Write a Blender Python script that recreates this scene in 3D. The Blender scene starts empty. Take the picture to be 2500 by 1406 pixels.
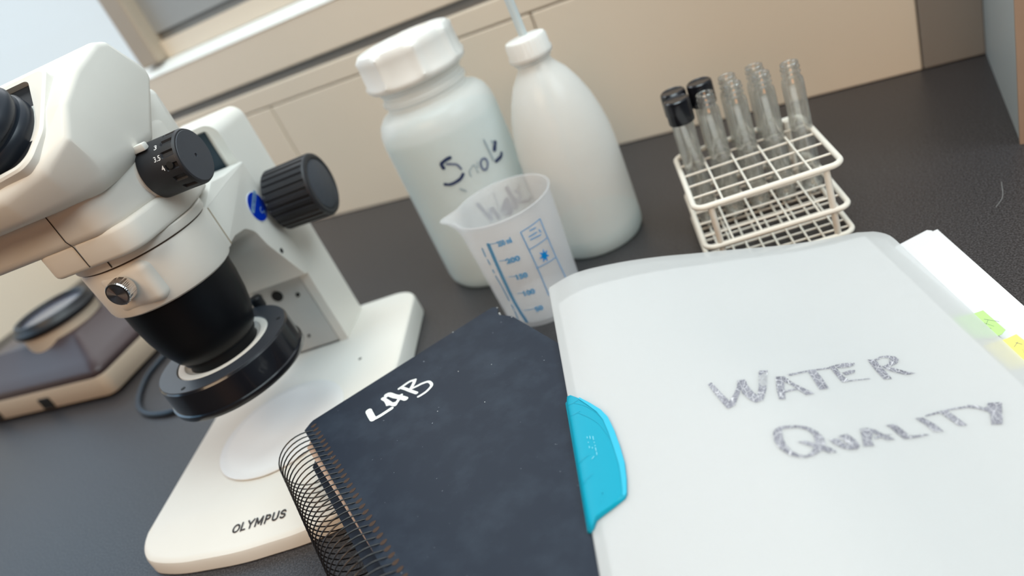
import bpy, bmesh, math, random
from mathutils import Vector, Matrix
random.seed(7)
SC = bpy.context.scene
COL = SC.collection
R = math.radians

# ------------------------------------------------------------------ camera, world, lights, exposure
cam_d = bpy.data.cameras.new('camera'); cam = bpy.data.objects.new('camera', cam_d); COL.objects.link(cam)
pitch, yaw, roll = 0.48662378, -0.54762735, -0.4375079
fw = Vector((math.sin(yaw)*math.cos(pitch), math.cos(yaw)*math.cos(pitch), -math.sin(pitch)))
r0 = Vector((math.cos(yaw), -math.sin(yaw), 0)); u0 = r0.cross(fw)
rt = r0*math.cos(roll) + u0*math.sin(roll); up = rt.cross(fw)
cam.matrix_world = Matrix(((rt.x, up.x, -fw.x, 0), (rt.y, up.y, -fw.y, 0), (rt.z, up.z, -fw.z, 0.30), (0, 0, 0, 1)))
cam_d.sensor_width = 36.0
cam_d.lens = 1713.4/2500*36.0
cam_d.clip_start = 0.02
cam_d.dof.use_dof = True
cam_d.dof.focus_distance = 0.405
cam_d.dof.aperture_fstop = 4.2
SC.camera = cam

world = bpy.data.worlds.new('world'); SC.world = world; world.use_nodes = True
world.node_tree.nodes['Background'].inputs['Color'].default_value = (1.0, 0.90, 0.78, 1)
world.node_tree.nodes['Background'].inputs['Strength'].default_value = 0.02

def area(name, loc, target, sx, sy, power, color):
    l = bpy.data.lights.new(name, 'AREA'); l.shape = 'RECTANGLE'; l.size = sx; l.size_y = sy
    l.energy = power; l.color = color
    o = bpy.data.objects.new(name, l); COL.objects.link(o); o.location = loc
    o.rotation_euler = (Vector(target)-Vector(loc)).to_track_quat('-Z', 'Y').to_euler()
    return o
area('window_light', (-0.05, 0.84, 0.92), (-0.25, 0.25, 0.0), 2.0, 0.75, 4.5, (0.90, 0.96, 1.0))
area('left_window_light', (-0.95, 0.84, 0.75), (-0.45, 0.25, 0.0), 0.7, 0.6, 3.0, (0.95, 0.98, 1.0))
area('side_fill_light', (-1.30, 0.15, 0.62), (-0.3, 0.25, 0.1), 0.9, 0.5, 1.6, (0.30, 0.65, 1.0))  # added blue fill for the sheen on the left of the worktop
area('ceiling_light', (0.0, 0.2, 1.9), (-0.2, 0.40, 0.0), 1.2, 1.2, 26.0, (0.82, 0.96, 1.0))
area('right_fill_light', (1.5, 0.1, 1.5), (-0.2, 0.40, 0.0), 1.2, 0.8, 22.0, (0.80, 0.94, 1.0))  # added cool fill, no lamp seen; lifts the microscope head side and arm
area('front_fill_light', (-0.3, -1.3, 1.7), (-0.2, 0.40, 0.0), 1.2, 0.8, 20.0, (1.0, 0.73, 0.48))  # added warm fill from above the front, strength fitted, no lamp seen
area('warm_fill_light', (0.2, -1.2, 0.6), (-0.2, 0.6, 0.1), 0.8, 0.5, 3.0, (1.0, 0.42, 0.14))  # added warm orange fill from behind the camera, no lamp seen

SC.view_settings.view_transform = 'Standard'
SC.view_settings.look = 'None'
SC.view_settings.exposure = 0.0
SC.view_settings.gamma = 1.0
SC.view_settings.use_curve_mapping = False

# ------------------------------------------------------------------ materials
MATS = {}
def mat(name, col, rough=0.5, metal=0.0, noise=0.0, nscale=60, bump=0.0, bscale=300, coat=0.0, spec=0.5, trans=0.0, ior=1.45, transl=0.0, alpha=1.0, emit=None, tcol=(1, 1, 1)):
    if name in MATS: return MATS[name]
    m = bpy.data.materials.new(name); m.use_nodes = True; nt = m.node_tree
    b = nt.nodes['Principled BSDF']
    b.inputs['Base Color'].default_value = (*col, 1)
    b.inputs['Roughness'].default_value = rough
    b.inputs['Metallic'].default_value = metal
    b.inputs['Specular IOR Level'].default_value = spec
    b.inputs['Coat Weight'].default_value = coat
    b.inputs['Transmission Weight'].default_value = trans
    b.inputs['IOR'].default_value = ior
    tc = nt.nodes.new('ShaderNodeTexCoord')
    if noise:
        n = nt.nodes.new('ShaderNodeTexNoise'); n.inputs['Scale'].default_value = nscale; n.inputs['Detail'].default_value = 4
        nt.links.new(tc.outputs['Object'], n.inputs['Vector'])
        mx = nt.nodes.new('ShaderNodeMix'); mx.data_type = 'RGBA'
        mx.inputs['A'].default_value = (*[max(0, c*(1-noise)) for c in col], 1)
        mx.inputs['B'].default_value = (*[min(1, c*(1+noise)) for c in col], 1)
        nt.links.new(n.outputs['Fac'], mx.inputs['Factor']); nt.links.new(mx.outputs['Result'], b.inputs['Base Color'])
    if bump:
        n2 = nt.nodes.new('ShaderNodeTexNoise'); n2.inputs['Scale'].default_value = bscale; n2.inputs['Detail'].default_value = 3
        nt.links.new(tc.outputs['Object'], n2.inputs['Vector'])
        bp = nt.nodes.new('ShaderNodeBump'); bp.inputs['Strength'].default_value = bump; bp.inputs['Distance'].default_value = 0.0004
        nt.links.new(n2.outputs['Fac'], bp.inputs['Height']); nt.links.new(bp.outputs['Normal'], b.inputs['Normal'])
    out = nt.nodes['Material Output']; last = b.outputs['BSDF']
    if transl:
        t = nt.nodes.new('ShaderNodeBsdfTranslucent'); t.inputs['Color'].default_value = (*col, 1)
        ms = nt.nodes.new('ShaderNodeMixShader'); ms.inputs[0].default_value = transl
        nt.links.new(last, ms.inputs[1]); nt.links.new(t.outputs[0], ms.inputs[2]); last = ms.outputs[0]
    if alpha < 1:
        t = nt.nodes.new('ShaderNodeBsdfTransparent'); t.inputs[0].default_value = (*tcol, 1)
        ms = nt.nodes.new('ShaderNodeMixShader'); ms.inputs[0].default_value = alpha
        nt.links.new(t.outputs[0], ms.inputs[1]); nt.links.new(last, ms.inputs[2]); last = ms.outputs[0]
    if emit:
        e = nt.nodes.new('ShaderNodeEmission'); e.inputs[0].default_value = (*emit[:3], 1); e.inputs[1].default_value = emit[3]; last = e.outputs[0]
    nt.links.new(last, out.inputs['Surface'])
    MATS[name] = m
    return m

M_CREAM = mat('cream_plastic', (0.775, 0.75, 0.69), 0.50, spec=0.35, noise=0.02, nscale=40, bump=0.06, bscale=1800)
M_GREYCREAM = mat('grey_cream_metal', (0.60, 0.60, 0.575), 0.42, noise=0.03)
M_WHITE = mat('white_plate', (0.80, 0.79, 0.77), 0.3, coat=0.1)
M_BLACK = mat('black_plastic', (0.012, 0.013, 0.016), 0.42, noise=0.1)
M_BLACKG = mat('black_gloss', (0.008, 0.009, 0.013), 0.22, coat=0.3)
M_KNOB = mat('knob_black', (0.018, 0.019, 0.023), 0.48, bump=0.15, bscale=2500)
M_KNOBFACE = mat('knob_face_grey', (0.045, 0.052, 0.066), 0.5, bump=0.15, bscale=2500)
M_RUBBER = mat('eyecup_rubber', (0.018, 0.024, 0.034), 0.35)
M_CHROME = mat('chrome', (0.75, 0.74, 0.74), 0.2, metal=1.0)
M_CHROMEF = mat('brushed_chrome_face', (0.42, 0.40, 0.42), 0.28, metal=1.0)
M_DARKHOLE = mat('screw_hole_dark', (0.01, 0.01, 0.01), 0.7)
M_SEAM = mat('seam_brown', (0.07, 0.05, 0.035), 0.8)
M_BLUE = mat('badge_blue', (0.0, 0.03, 0.42), 0.3)
M_BADGEP = mat('badge_print', (0.22, 0.36, 0.52), 0.4)
M_INK = mat('brown_black_ink', (0.035, 0.025, 0.02), 0.5)
M_WINK = mat('white_marks', (0.8, 0.8, 0.8), 0.5)
M_SLOT = mat('slot_dark_steel', (0.022, 0.045, 0.065), 0.4)
M_WALL = mat('wall_beige', (0.80, 0.715, 0.59), 0.55, noise=0.03, nscale=6)
M_WALLG = mat('wall_grey', (0.36, 0.375, 0.375), 0.5, noise=0.03, nscale=6)
M_GAP = mat('gap_grey', (0.26, 0.285, 0.30), 0.6, noise=0.05)
M_LEDGE = mat('ledge_white', (0.80, 0.82, 0.79), 0.35)
M_PANELG = mat('corner_panel_shaded_grey', (0.26, 0.235, 0.21), 0.55, noise=0.03, nscale=8)  # grey filler strip, with the corner shade darkened into its colour
M_SIDE = mat('side_panel_grey', (0.42, 0.47, 0.48), 0.5, noise=0.03, nscale=8)
M_TAN = mat('edge_band_tan', (0.42, 0.30, 0.22), 0.5, noise=0.05)
M_SKY = mat('overcast_daylight', (1, 1, 1), emit=(0.80, 0.90, 0.95, 0.92))
M_SIDEGLOW = mat('side_blue_glow', (1, 1, 1), emit=(0.62, 0.80, 1.0, 1.5))  # added glow for the left side, gives the worktop its blue sheen
M_GLASSP = mat('window_glass', (0.9, 0.95, 0.95), 0.02, alpha=0.12)
M_FRAME = mat('window_frame_beige', (0.42, 0.35, 0.27), 0.5)
M_RACK = mat('rack_white_coating', (0.80, 0.76, 0.68), 0.4, noise=0.03)
M_HDPE = mat('milky_plastic', (0.985, 0.99, 0.975), 0.22, transl=0.42, spec=0.5, alpha=0.52)
M_CAP = mat('white_cap_plastic', (0.90, 0.90, 0.87), 0.42, transl=0.15)
M_LIQ = mat('pale_liquid', (0.72, 0.90, 0.93), 0.5, transl=0.35, alpha=0.50, spec=0.1, tcol=(0.82, 0.94, 0.96))
M_TUBE = mat('straw_plastic', (0.72, 0.80, 0.82), 0.4, transl=0.3)
M_BEAK = mat('beaker_plastic', (0.93, 0.94, 0.96), 0.30, transl=0.42, alpha=0.36)
M_BPRINT = mat('beaker_blue_print', (0.12, 0.40, 0.76), 0.5)
M_BPRINT2 = mat('beaker_pale_print', (0.20, 0.42, 0.72), 0.5)
M_MARK = mat('blue_black_marker', (0.02, 0.035, 0.10), 0.5, noise=0.5, nscale=250)
M_MARKF = mat('faded_marker', (0.14, 0.17, 0.26), 0.5, noise=0.3, nscale=250)
M_MARKL = mat('very_faded_marker', (0.30, 0.36, 0.40), 0.5)
M_PAPER = mat('white_paper', (0.75, 0.75, 0.76), 0.7, noise=0.01)
M_COVER = mat('frosted_cover', (0.83, 0.84, 0.84), 0.38, transl=0.4, alpha=0.58, spec=0.35)
M_CLIP = mat('turquoise_clip', (0.0, 0.34, 0.49), 0.36, spec=0.28)
M_CLIPP = mat('turquoise_clip_pale', (0.04, 0.48, 0.68), 0.35, spec=0.3)
M_GREEN = mat('green_tab', (0.47, 0.78, 0.26), 0.7)
M_YELLOW = mat('yellow_tab', (0.85, 0.76, 0.20), 0.7)
M_PENCIL = mat('pencil_grey', (0.22, 0.24, 0.2), 0.7)
M_PAGES = mat('page_edges_pink', (0.50, 0.33, 0.24), 0.8)
M_WIRE = mat('coil_black', (0.012, 0.011, 0.012), 0.25, coat=0.5)
M_HOLE = mat('hole_brown', (0.060, 0.034, 0.022), 0.8, noise=0.5, nscale=800)
M_MARKW = mat('white_paint_marker', (0.80, 0.83, 0.80), 0.45, noise=0.03, nscale=300)
M_BROWN = mat('brown_device_plastic', (0.060, 0.042, 0.044), 0.32, coat=0.05, spec=0.32)
M_DEVB = mat('device_beige', (0.56, 0.47, 0.37), 0.5)
M_CABLE = mat('blue_black_cable', (0.02, 0.035, 0.055), 0.35)
M_FROST = mat('smoky_glass', (0.10, 0.10, 0.13), 0.15, coat=0.5)

def glass_mat():
    m = bpy.data.materials.new('clear_glass'); m.use_nodes = True; nt = m.node_tree
    nt.nodes.clear(); o = nt.nodes.new('ShaderNodeOutputMaterial'); g = nt.nodes.new('ShaderNodeBsdfGlass')
    g.inputs['Color'].default_value = (0.99, 1.0, 0.995, 1); g.inputs['IOR'].default_value = 1.45; g.inputs['Roughness'].default_value = 0.0
    t = nt.nodes.new('ShaderNodeBsdfTransparent'); t.inputs[0].default_value = (0.985, 0.995, 0.99, 1)
    d = nt.nodes.new('ShaderNodeBsdfDiffuse'); d.inputs[0].default_value = (0.95, 0.93, 0.90, 1)
    l = nt.nodes.new('ShaderNodeLayerWeight'); l.inputs['Blend'].default_value = 0.5
    m1 = nt.nodes.new('ShaderNodeMixShader'); nt.links.new(l.outputs['Facing'], m1.inputs[0])
    nt.links.new(t.outputs[0], m1.inputs[1]); nt.links.new(g.outputs[0], m1.inputs[2])
    m2 = nt.nodes.new('ShaderNodeMixShader'); m2.inputs[0].default_value = 0.05
    nt.links.new(m1.outputs[0], m2.inputs[1]); nt.links.new(d.outputs[0], m2.inputs[2])
    gl = nt.nodes.new('ShaderNodeBsdfGlossy'); gl.inputs['Roughness'].default_value = 0.06; gl.inputs['Color'].default_value = (1, 1, 0.98, 1)
    m3 = nt.nodes.new('ShaderNodeMixShader'); m3.inputs[0].default_value = 0.13
    nt.links.new(m2.outputs[0], m3.inputs[1]); nt.links.new(gl.outputs[0], m3.inputs[2])
    nt.links.new(m3.outputs[0], o.inputs['Surface']); return m
M_GLASS = glass_mat()

def counter_mat():                                  # charcoal laminate with a fine pebbled grain
    m = bpy.data.materials.new('charcoal_laminate'); m.use_nodes = True; nt = m.node_tree; b = nt.nodes['Principled BSDF']
    tc = nt.nodes.new('ShaderNodeTexCoord')
    n = nt.nodes.new('ShaderNodeTexNoise'); n.inputs['Scale'].default_value = 900; n.inputs['Detail'].default_value = 2; n.inputs['Roughness'].default_value = 0.6
    v = nt.nodes.new('ShaderNodeTexVoronoi'); v.inputs['Scale'].default_value = 750
    nt.links.new(tc.outputs['Object'], n.inputs['Vector']); nt.links.new(tc.outputs['Object'], v.inputs['Vector'])
    cr = nt.nodes.new('ShaderNodeValToRGB'); cr.color_ramp.elements[0].position = 0.42; cr.color_ramp.elements[1].position = 0.72
    cr.color_ramp.elements[0].color = (0.013, 0.011, 0.012, 1); cr.color_ramp.elements[1].color = (0.085, 0.080, 0.084, 1)
    nt.links.new(n.outputs['Fac'], cr.inputs['Fac']); nt.links.new(cr.outputs['Color'], b.inputs['Base Color'])
    b.inputs['Roughness'].default_value = 0.40; b.inputs['Specular IOR Level'].default_value = 0.55
    ad = nt.nodes.new('ShaderNodeMath'); ad.operation = 'ADD'
    nt.links.new(n.outputs['Fac'], ad.inputs[0]); nt.links.new(v.outputs['Distance'], ad.inputs[1])
    bp = nt.nodes.new('ShaderNodeBump'); bp.inputs['Strength'].default_value = 0.3; bp.inputs['Distance'].default_value = 0.0003
    nt.links.new(ad.outputs[0], bp.inputs['Height']); nt.links.new(bp.outputs['Normal'], b.inputs['Normal'])
    return m
M_COUNTER = counter_mat()

def notebook_mat():                                 # slate-black board with faint dusty scuffs
    m = bpy.data.materials.new('scuffed_black_board'); m.use_nodes = True; nt = m.node_tree; b = nt.nodes['Principled BSDF']
    tc = nt.nodes.new('ShaderNodeTexCoord')
    n = nt.nodes.new('ShaderNodeTexNoise'); n.inputs['Scale'].default_value = 45; n.inputs['Detail'].default_value = 6; n.inputs['Roughness'].default_value = 0.65
    n3 = nt.nodes.new('ShaderNodeTexNoise'); n3.inputs['Scale'].default_value = 420; n3.inputs['Detail'].default_value = 3
    nt.links.new(tc.outputs['Object'], n.inputs['Vector']); nt.links.new(tc.outputs['Object'], n3.inputs['Vector'])
    cr = nt.nodes.new('ShaderNodeValToRGB'); cr.color_ramp.elements[0].position = 0.45; cr.color_ramp.elements[1].position = 0.85
    cr.color_ramp.elements[0].color = (0.015, 0.022, 0.037, 1); cr.color_ramp.elements[1].color = (0.032, 0.045, 0.066, 1)
    nt.links.new(n.outputs['Fac'], cr.inputs['Fac'])
    c2 = nt.nodes.new('ShaderNodeValToRGB'); c2.color_ramp.elements[0].position = 0.735; c2.color_ramp.elements[1].position = 0.80
    c2.color_ramp.elements[0].color = (0, 0, 0, 1); c2.color_ramp.elements[1].color = (1, 1, 1, 1)
    nt.links.new(n3.outputs['Fac'], c2.inputs['Fac'])
    mx = nt.nodes.new('ShaderNodeMix'); mx.data_type = 'RGBA'; mx.inputs['B'].default_value = (0.30, 0.34, 0.38, 1)
    nt.links.new(c2.outputs['Color'], mx.inputs['Factor']); nt.links.new(cr.outputs['Color'], mx.inputs['A'])
    nt.links.new(mx.outputs['Result'], b.inputs['Base Color'])
    b.inputs['Roughness'].default_value = 0.5; b.inputs['Specular IOR Level'].default_value = 0.3
    return m
M_NOTE = notebook_mat()

def ink_mat():                                      # scratchy dried marker on plastic: grey with fine pale hairlines
    m = bpy.data.materials.new('scratched_grey_marker'); m.use_nodes = True; nt = m.node_tree; b = nt.nodes['Principled BSDF']
    tc = nt.nodes.new('ShaderNodeTexCoord')
    v = nt.nodes.new('ShaderNodeTexVoronoi'); v.feature = 'DISTANCE_TO_EDGE'; v.inputs['Scale'].default_value = 330
    mp = nt.nodes.new('ShaderNodeMapping'); mp.inputs['Scale'].default_value = (1.0, 0.45, 1.0); mp.inputs['Rotation'].default_value = (0, 0, 0.7)
    n = nt.nodes.new('ShaderNodeTexNoise'); n.inputs['Scale'].default_value = 1300; n.inputs['Detail'].default_value = 3
    nl = nt.nodes.new('ShaderNodeTexNoise'); nl.inputs['Scale'].default_value = 90
    for q in (n, nl): nt.links.new(tc.outputs['Object'], q.inputs['Vector'])
    nt.links.new(tc.outputs['Object'], mp.inputs['Vector']); nt.links.new(mp.outputs[0], v.inputs['Vector'])
    r1 = nt.nodes.new('ShaderNodeValToRGB'); r1.color_ramp.elements[0].position = 0.0; r1.color_ramp.elements[1].position = 0.028
    r1.color_ramp.elements[0].color = (1, 1, 1, 1); r1.color_ramp.elements[1].color = (0, 0, 0, 1)
    nt.links.new(v.outputs['Distance'], r1.inputs['Fac'])
    r2 = nt.nodes.new('ShaderNodeValToRGB'); r2.color_ramp.elements[0].position = 0.40; r2.color_ramp.elements[1].position = 0.66
    r2.color_ramp.elements[0].color = (0.12, 0.12, 0.15, 1); r2.color_ramp.elements[1].color = (0.40, 0.40, 0.45, 1)
    nt.links.new(n.outputs['Fac'], r2.inputs['Fac'])
    r3 = nt.nodes.new('ShaderNodeValToRGB'); r3.color_ramp.elements[0].position = 0.35; r3.color_ramp.elements[1].position = 0.75
    r3.color_ramp.elements[0].color = (0, 0, 0, 1); r3.color_ramp.elements[1].color = (0.4, 0.4, 0.4, 1)
    nt.links.new(nl.outputs['Fac'], r3.inputs['Fac'])
    m1 = nt.nodes.new('ShaderNodeMix'); m1.data_type = 'RGBA'; m1.inputs['B'].default_value = (0.50, 0.50, 0.55, 1)
    nt.links.new(r3.outputs['Color'], m1.inputs['Factor']); nt.links.new(r2.outputs['Color'], m1.inputs['A'])
    m2 = nt.nodes.new('ShaderNodeMix'); m2.data_type = 'RGBA'; m2.inputs['B'].default_value = (0.85, 0.85, 0.87, 1)
    nt.links.new(r1.outputs['Color'], m2.inputs['Factor']); nt.links.new(m1.outputs['Result'], m2.inputs['A'])
    nt.links.new(m2.outputs['Result'], b.inputs['Base Color']); b.inputs['Roughness'].default_value = 0.6
    return m
M_SCRATCH = ink_mat()

# ------------------------------------------------------------------ helpers
def tag(o, label, cat, group=None, kind=None):
    if label: o['label'] = label
    if cat: o['category'] = cat
    if group: o['group'] = group
    if kind: o['kind'] = kind
    return o
def empty(name, loc, rz=0.0):
    o = bpy.data.objects.new(name, None); o.empty_display_size = 0.02; COL.objects.link(o)
    o.location = loc; o.rotation_euler = (0, 0, rz); return o
def link(name, me, m, parent=None, loc=None, rot=None, smooth=True, ang=35):
    if m is not None: me.materials.clear(); me.materials.append(m)
    if smooth:
        for p in me.polygons: p.use_smooth = True
        me.set_sharp_from_angle(angle=R(ang))
    o = bpy.data.objects.new(name, me); COL.objects.link(o)
    if parent: o.parent = parent
    if loc is not None: o.location = loc
    if rot is not None: o.rotation_euler = rot
    return o
def bm_mesh(bm, name='m'):
    bmesh.ops.recalc_face_normals(bm, faces=bm.faces[:])
    me = bpy.data.meshes.new(name); bm.to_mesh(me); bm.free(); return me
def pyd(v, f):
    me = bpy.data.meshes.new('m'); me.from_pydata([tuple(p) for p in v], [], f); me.update(); return me
def obj(name, bm, m, parent=None, **k): return link(name, bm_mesh(bm), m, parent, **k)

def box_bm(x0, x1, y0, y1, z0, z1, bev=0.0, seg=2, bm=None):
    own = bm is None
    b = bmesh.new()
    bmesh.ops.create_cube(b, size=1.0)
    for v in b.verts: v.co = Vector(((x0+x1)/2+v.co.x*(x1-x0), (y0+y1)/2+v.co.y*(y1-y0), (z0+z1)/2+v.co.z*(z1-z0)))
    if bev: bmesh.ops.bevel(b, geom=b.edges[:], offset=bev, segments=seg, affect='EDGES', profile=0.5)
    if own: return b
    me = bpy.data.meshes.new('t'); b.to_mesh(me); b.free(); bm.from_mesh(me); bpy.data.meshes.remove(me); return bm
def join_bm(bm, other):
    me = bpy.data.meshes.new('t'); other.to_mesh(me); other.free(); bm.from_mesh(me); bpy.data.meshes.remove(me); return bm
def lathe(prof, seg=64, closed=False, axis='Z', modr=None):
    """prof: list of (r, z); revolve about Z.  r=0 ends make caps."""
    bm = bmesh.new(); rings = []
    for r, z in prof:
        if r < 1e-7: rings.append([bm.verts.new((0, 0, z))])
        else:
            ring = []
            for i in range(seg):
                a = 2*math.pi*i/seg; rr = r*(modr(a, z) if modr else 1)
                ring.append(bm.verts.new((rr*math.cos(a), rr*math.sin(a), z)))
            rings.append(ring)
    pairs = list(zip(rings, rings[1:])) + ([(rings[-1], rings[0])] if closed else [])
    for a, b in pairs:
        for i in range(seg):
            j = (i+1) % seg
            if len(a) == 1 and len(b) == 1: continue
            if len(a) == 1: bm.faces.new((a[0], b[i], b[j]))
            elif len(b) == 1: bm.faces.new((a[i], a[j], b[0]))
            else: bm.faces.new((a[i], a[j], b[j], b[i]))
    if axis == 'X':
        for v in bm.verts: v.co = Vector((v.co.z, v.co.x, v.co.y))
    if axis == '-Y':
        for v in bm.verts: v.co = Vector((v.co.x, -v.co.z, v.co.y))
    return bm
def poly_round(pts, n=8):
    """pts: (x, y, r) corners -> rounded outline"""
    out = []; N = len(pts)
    for i, (x, y, r) in enumerate(pts):
        p = Vector((x, y)); a = Vector(pts[i-1][:2]); b = Vector(pts[(i+1) % N][:2])
        if r <= 0: out.append((x, y)); continue
        da = (a-p).normalized(); db = (b-p).normalized(); ang = math.acos(max(-1, min(1, da.dot(db))))
        if ang > math.pi-0.02: out.append((x, y)); continue
        t = min(r/math.tan(ang/2), (a-p).length*0.49, (b-p).length*0.49); rr = t*math.tan(ang/2)
        c = p+(da+db).normalized()*(rr/math.sin(ang/2)); s = p+da*t; e = p+db*t
        a0 = math.atan2(s.y-c.y, s.x-c.x); a1 = math.atan2(e.y-c.y, e.x-c.x); d = (a1-a0+math.pi) % (2*math.pi)-math.pi
        for k in range(n+1): out.append((c.x+rr*math.cos(a0+d*k/n), c.y+rr*math.sin(a0+d*k/n)))
    return out
def prism_bm(outline, z0, z1, bev=0.0, seg=3):
    bm = bmesh.new(); n = len(outline)
    lo = [bm.verts.new((x, y, z0)) for x, y in outline]; hi = [bm.verts.new((x, y, z1)) for x, y in outline]
    bm.faces.new(lo[::-1]); top = bm.faces.new(hi)
    for i in range(n): bm.faces.new((lo[i], lo[(i+1) % n], hi[(i+1) % n], hi[i]))
    bmesh.ops.recalc_face_normals(bm, faces=bm.faces[:])
    if bev:
        es = [e for f in bm.faces if len(f.verts) == n and n > 4 or f is top for e in f.edges]
        es = list({e for e in bm.edges if abs(e.verts[0].co.z-e.verts[1].co.z) < 1e-9})
        bmesh.ops.bevel(bm, geom=es, offset=bev, segments=seg, affect='EDGES', profile=0.5)
    return bm
def side_prism(poly, x0, x1, bev=0.0, seg=3):       # poly in (y, z), extruded along x
    bm = prism_bm(poly, x0, x1, bev, seg)
    for v in bm.verts: v.co = Vector((v.co.z, v.co.x, v.co.y))
    return bm
def tube_bm(pts, r, seg=8, closed=False, caps=True):
    pts = [Vector(p) for p in pts]; N = len(pts); bm = bmesh.new(); rings = []; prev = None
    for i in range(N):
        if closed: t = (pts[(i+1) % N]-pts[i-1]).normalized()
        else: t = (pts[min(i+1, N-1)]-pts[max(i-1, 0)]).normalized()
        if prev is None:
            a = Vector((0, 0, 1)) if abs(t.z) < 0.9 else Vector((1, 0, 0)); nrm = (a-t*a.dot(t)).normalized()
        else: nrm = (prev-t*prev.dot(t)).normalized()
        prev = nrm; bn = t.cross(nrm)
        rings.append([bm.verts.new(pts[i]+(nrm*math.cos(2*math.pi*k/seg)+bn*math.sin(2*math.pi*k/seg))*r) for k in range(seg)])
    for a, b in list(zip(rings, rings[1:]))+([(rings[-1], rings[0])] if closed else []):
        for k in range(seg): bm.faces.new((a[k], a[(k+1) % seg], b[(k+1) % seg], b[k]))
    if caps and not closed: bm.faces.new(rings[0][::-1]); bm.faces.new(rings[-1])
    return bm
def smooth_path(pts, n=8):
    P = [Vector(p) for p in pts]; out = []
    for i in range(len(P)-1):
        p0 = P[max(i-1, 0)]; p1 = P[i]; p2 = P[i+1]; p3 = P[min(i+2, len(P)-1)]
        for k in range(n):
            t = k/n
            out.append(0.5*((2*p1)+(p2-p0)*t+(2*p0-5*p1+4*p2-p3)*t*t+(3*p1-p0-3*p2+p3)*t*t*t))
    out.append(P[-1]); return out
def interp(x, xs, ys):                              # smooth (Catmull-like) interpolation
    if x <= xs[0]: return ys[0]+(ys[1]-ys[0])/(xs[1]-xs[0])*(x-xs[0])*0
    if x >= xs[-1]: return ys[-1]
    for i in range(len(xs)-1):
        if xs[i] <= x <= xs[i+1]:
            h = xs[i+1]-xs[i]; t = (x-xs[i])/h
            def sl(k):
                a = max(k-1, 0); b = min(k+1, len(xs)-1); return (ys[b]-ys[a])/(xs[b]-xs[a])
            return (2*t**3-3*t*t+1)*ys[i]+(t**3-2*t*t+t)*h*sl(i)+(-2*t**3+3*t*t)*ys[i+1]+(t**3-t*t)*h*sl(i+1)
def ribbon_bm(strokes, mapf, lift=0.0, n=6, rag=0.0):
    """strokes: list of (points in (a,b) metres, width); mapf(a,b,h)->xyz"""
    bm = bmesh.new(); dz = 0.0
    for pts, w in strokes:
        dz += 0.000004
        P = smooth_path([(p[0], p[1], 0) for p in pts], n); L = []; Rr = []
        for i, p in enumerate(P):
            t = (P[min(i+1, len(P)-1)]-P[max(i-1, 0)])
            t = t.normalized() if t.length > 1e-9 else Vector((1, 0, 0)); nn = Vector((-t.y, t.x, 0))*w/2*(1+random.uniform(-rag, rag))
            L.append(bm.verts.new(mapf(*(p+nn)[:2], lift+dz))); Rr.append(bm.verts.new(mapf(*(p-nn)[:2], lift+dz)))
        for i in range(len(P)-1): bm.faces.new((L[i], Rr[i], Rr[i+1], L[i+1]))
        for p in (P[0], P[-1]):
            bm.faces.new([bm.verts.new(mapf(p.x+w/2*math.cos(2*math.pi*k/12), p.y+w/2*math.sin(2*math.pi*k/12), lift+dz+0.000002)) for k in range(12)])
    return bm
def text_me(s, size=1.0, bold=0.0, align='CENTER', spacing=1.0):
    c = bpy.data.curves.new('t', 'FONT'); c.body = s; c.size = size; c.offset = bold; c.align_x = align; c.space_character = spacing; c.align_y = 'CENTER'
    c.resolution_u = 4
    o = bpy.data.objects.new('t', c); COL.objects.link(o)
    dg = bpy.context.evaluated_depsgraph_get(); me = bpy.data.meshes.new_from_object(o.evaluated_get(dg))
    bpy.data.objects.remove(o); bpy.data.curves.remove(c)
    b = bmesh.new(); b.from_mesh(me); bpy.data.meshes.remove(me); return b
def fit_text(bm, w, h):
    xs = [v.co.x for v in bm.verts]; ys = [v.co.y for v in bm.verts]
    sx = w/(max(xs)-min(xs)); sy = h/(max(ys)-min(ys)); cx = (max(xs)+min(xs))/2; cy = (max(ys)+min(ys))/2
    for v in bm.verts: v.co = Vector(((v.co.x-cx)*sx, (v.co.y-cy)*sy, 0))
    return bm
def disc_bm(cx, cy, rx, ry=None, n=20, z=0.0, rot=0.0):
    ry = ry or rx; bm = bmesh.new(); vs = []
    for k in range(n):
        a = 2*math.pi*k/n; x = rx*math.cos(a); y = ry*math.sin(a)
        vs.append(bm.verts.new((cx+x*math.cos(rot)-y*math.sin(rot), cy+x*math.sin(rot)+y*math.cos(rot), z)))
    bm.faces.new(vs); return bm

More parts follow.
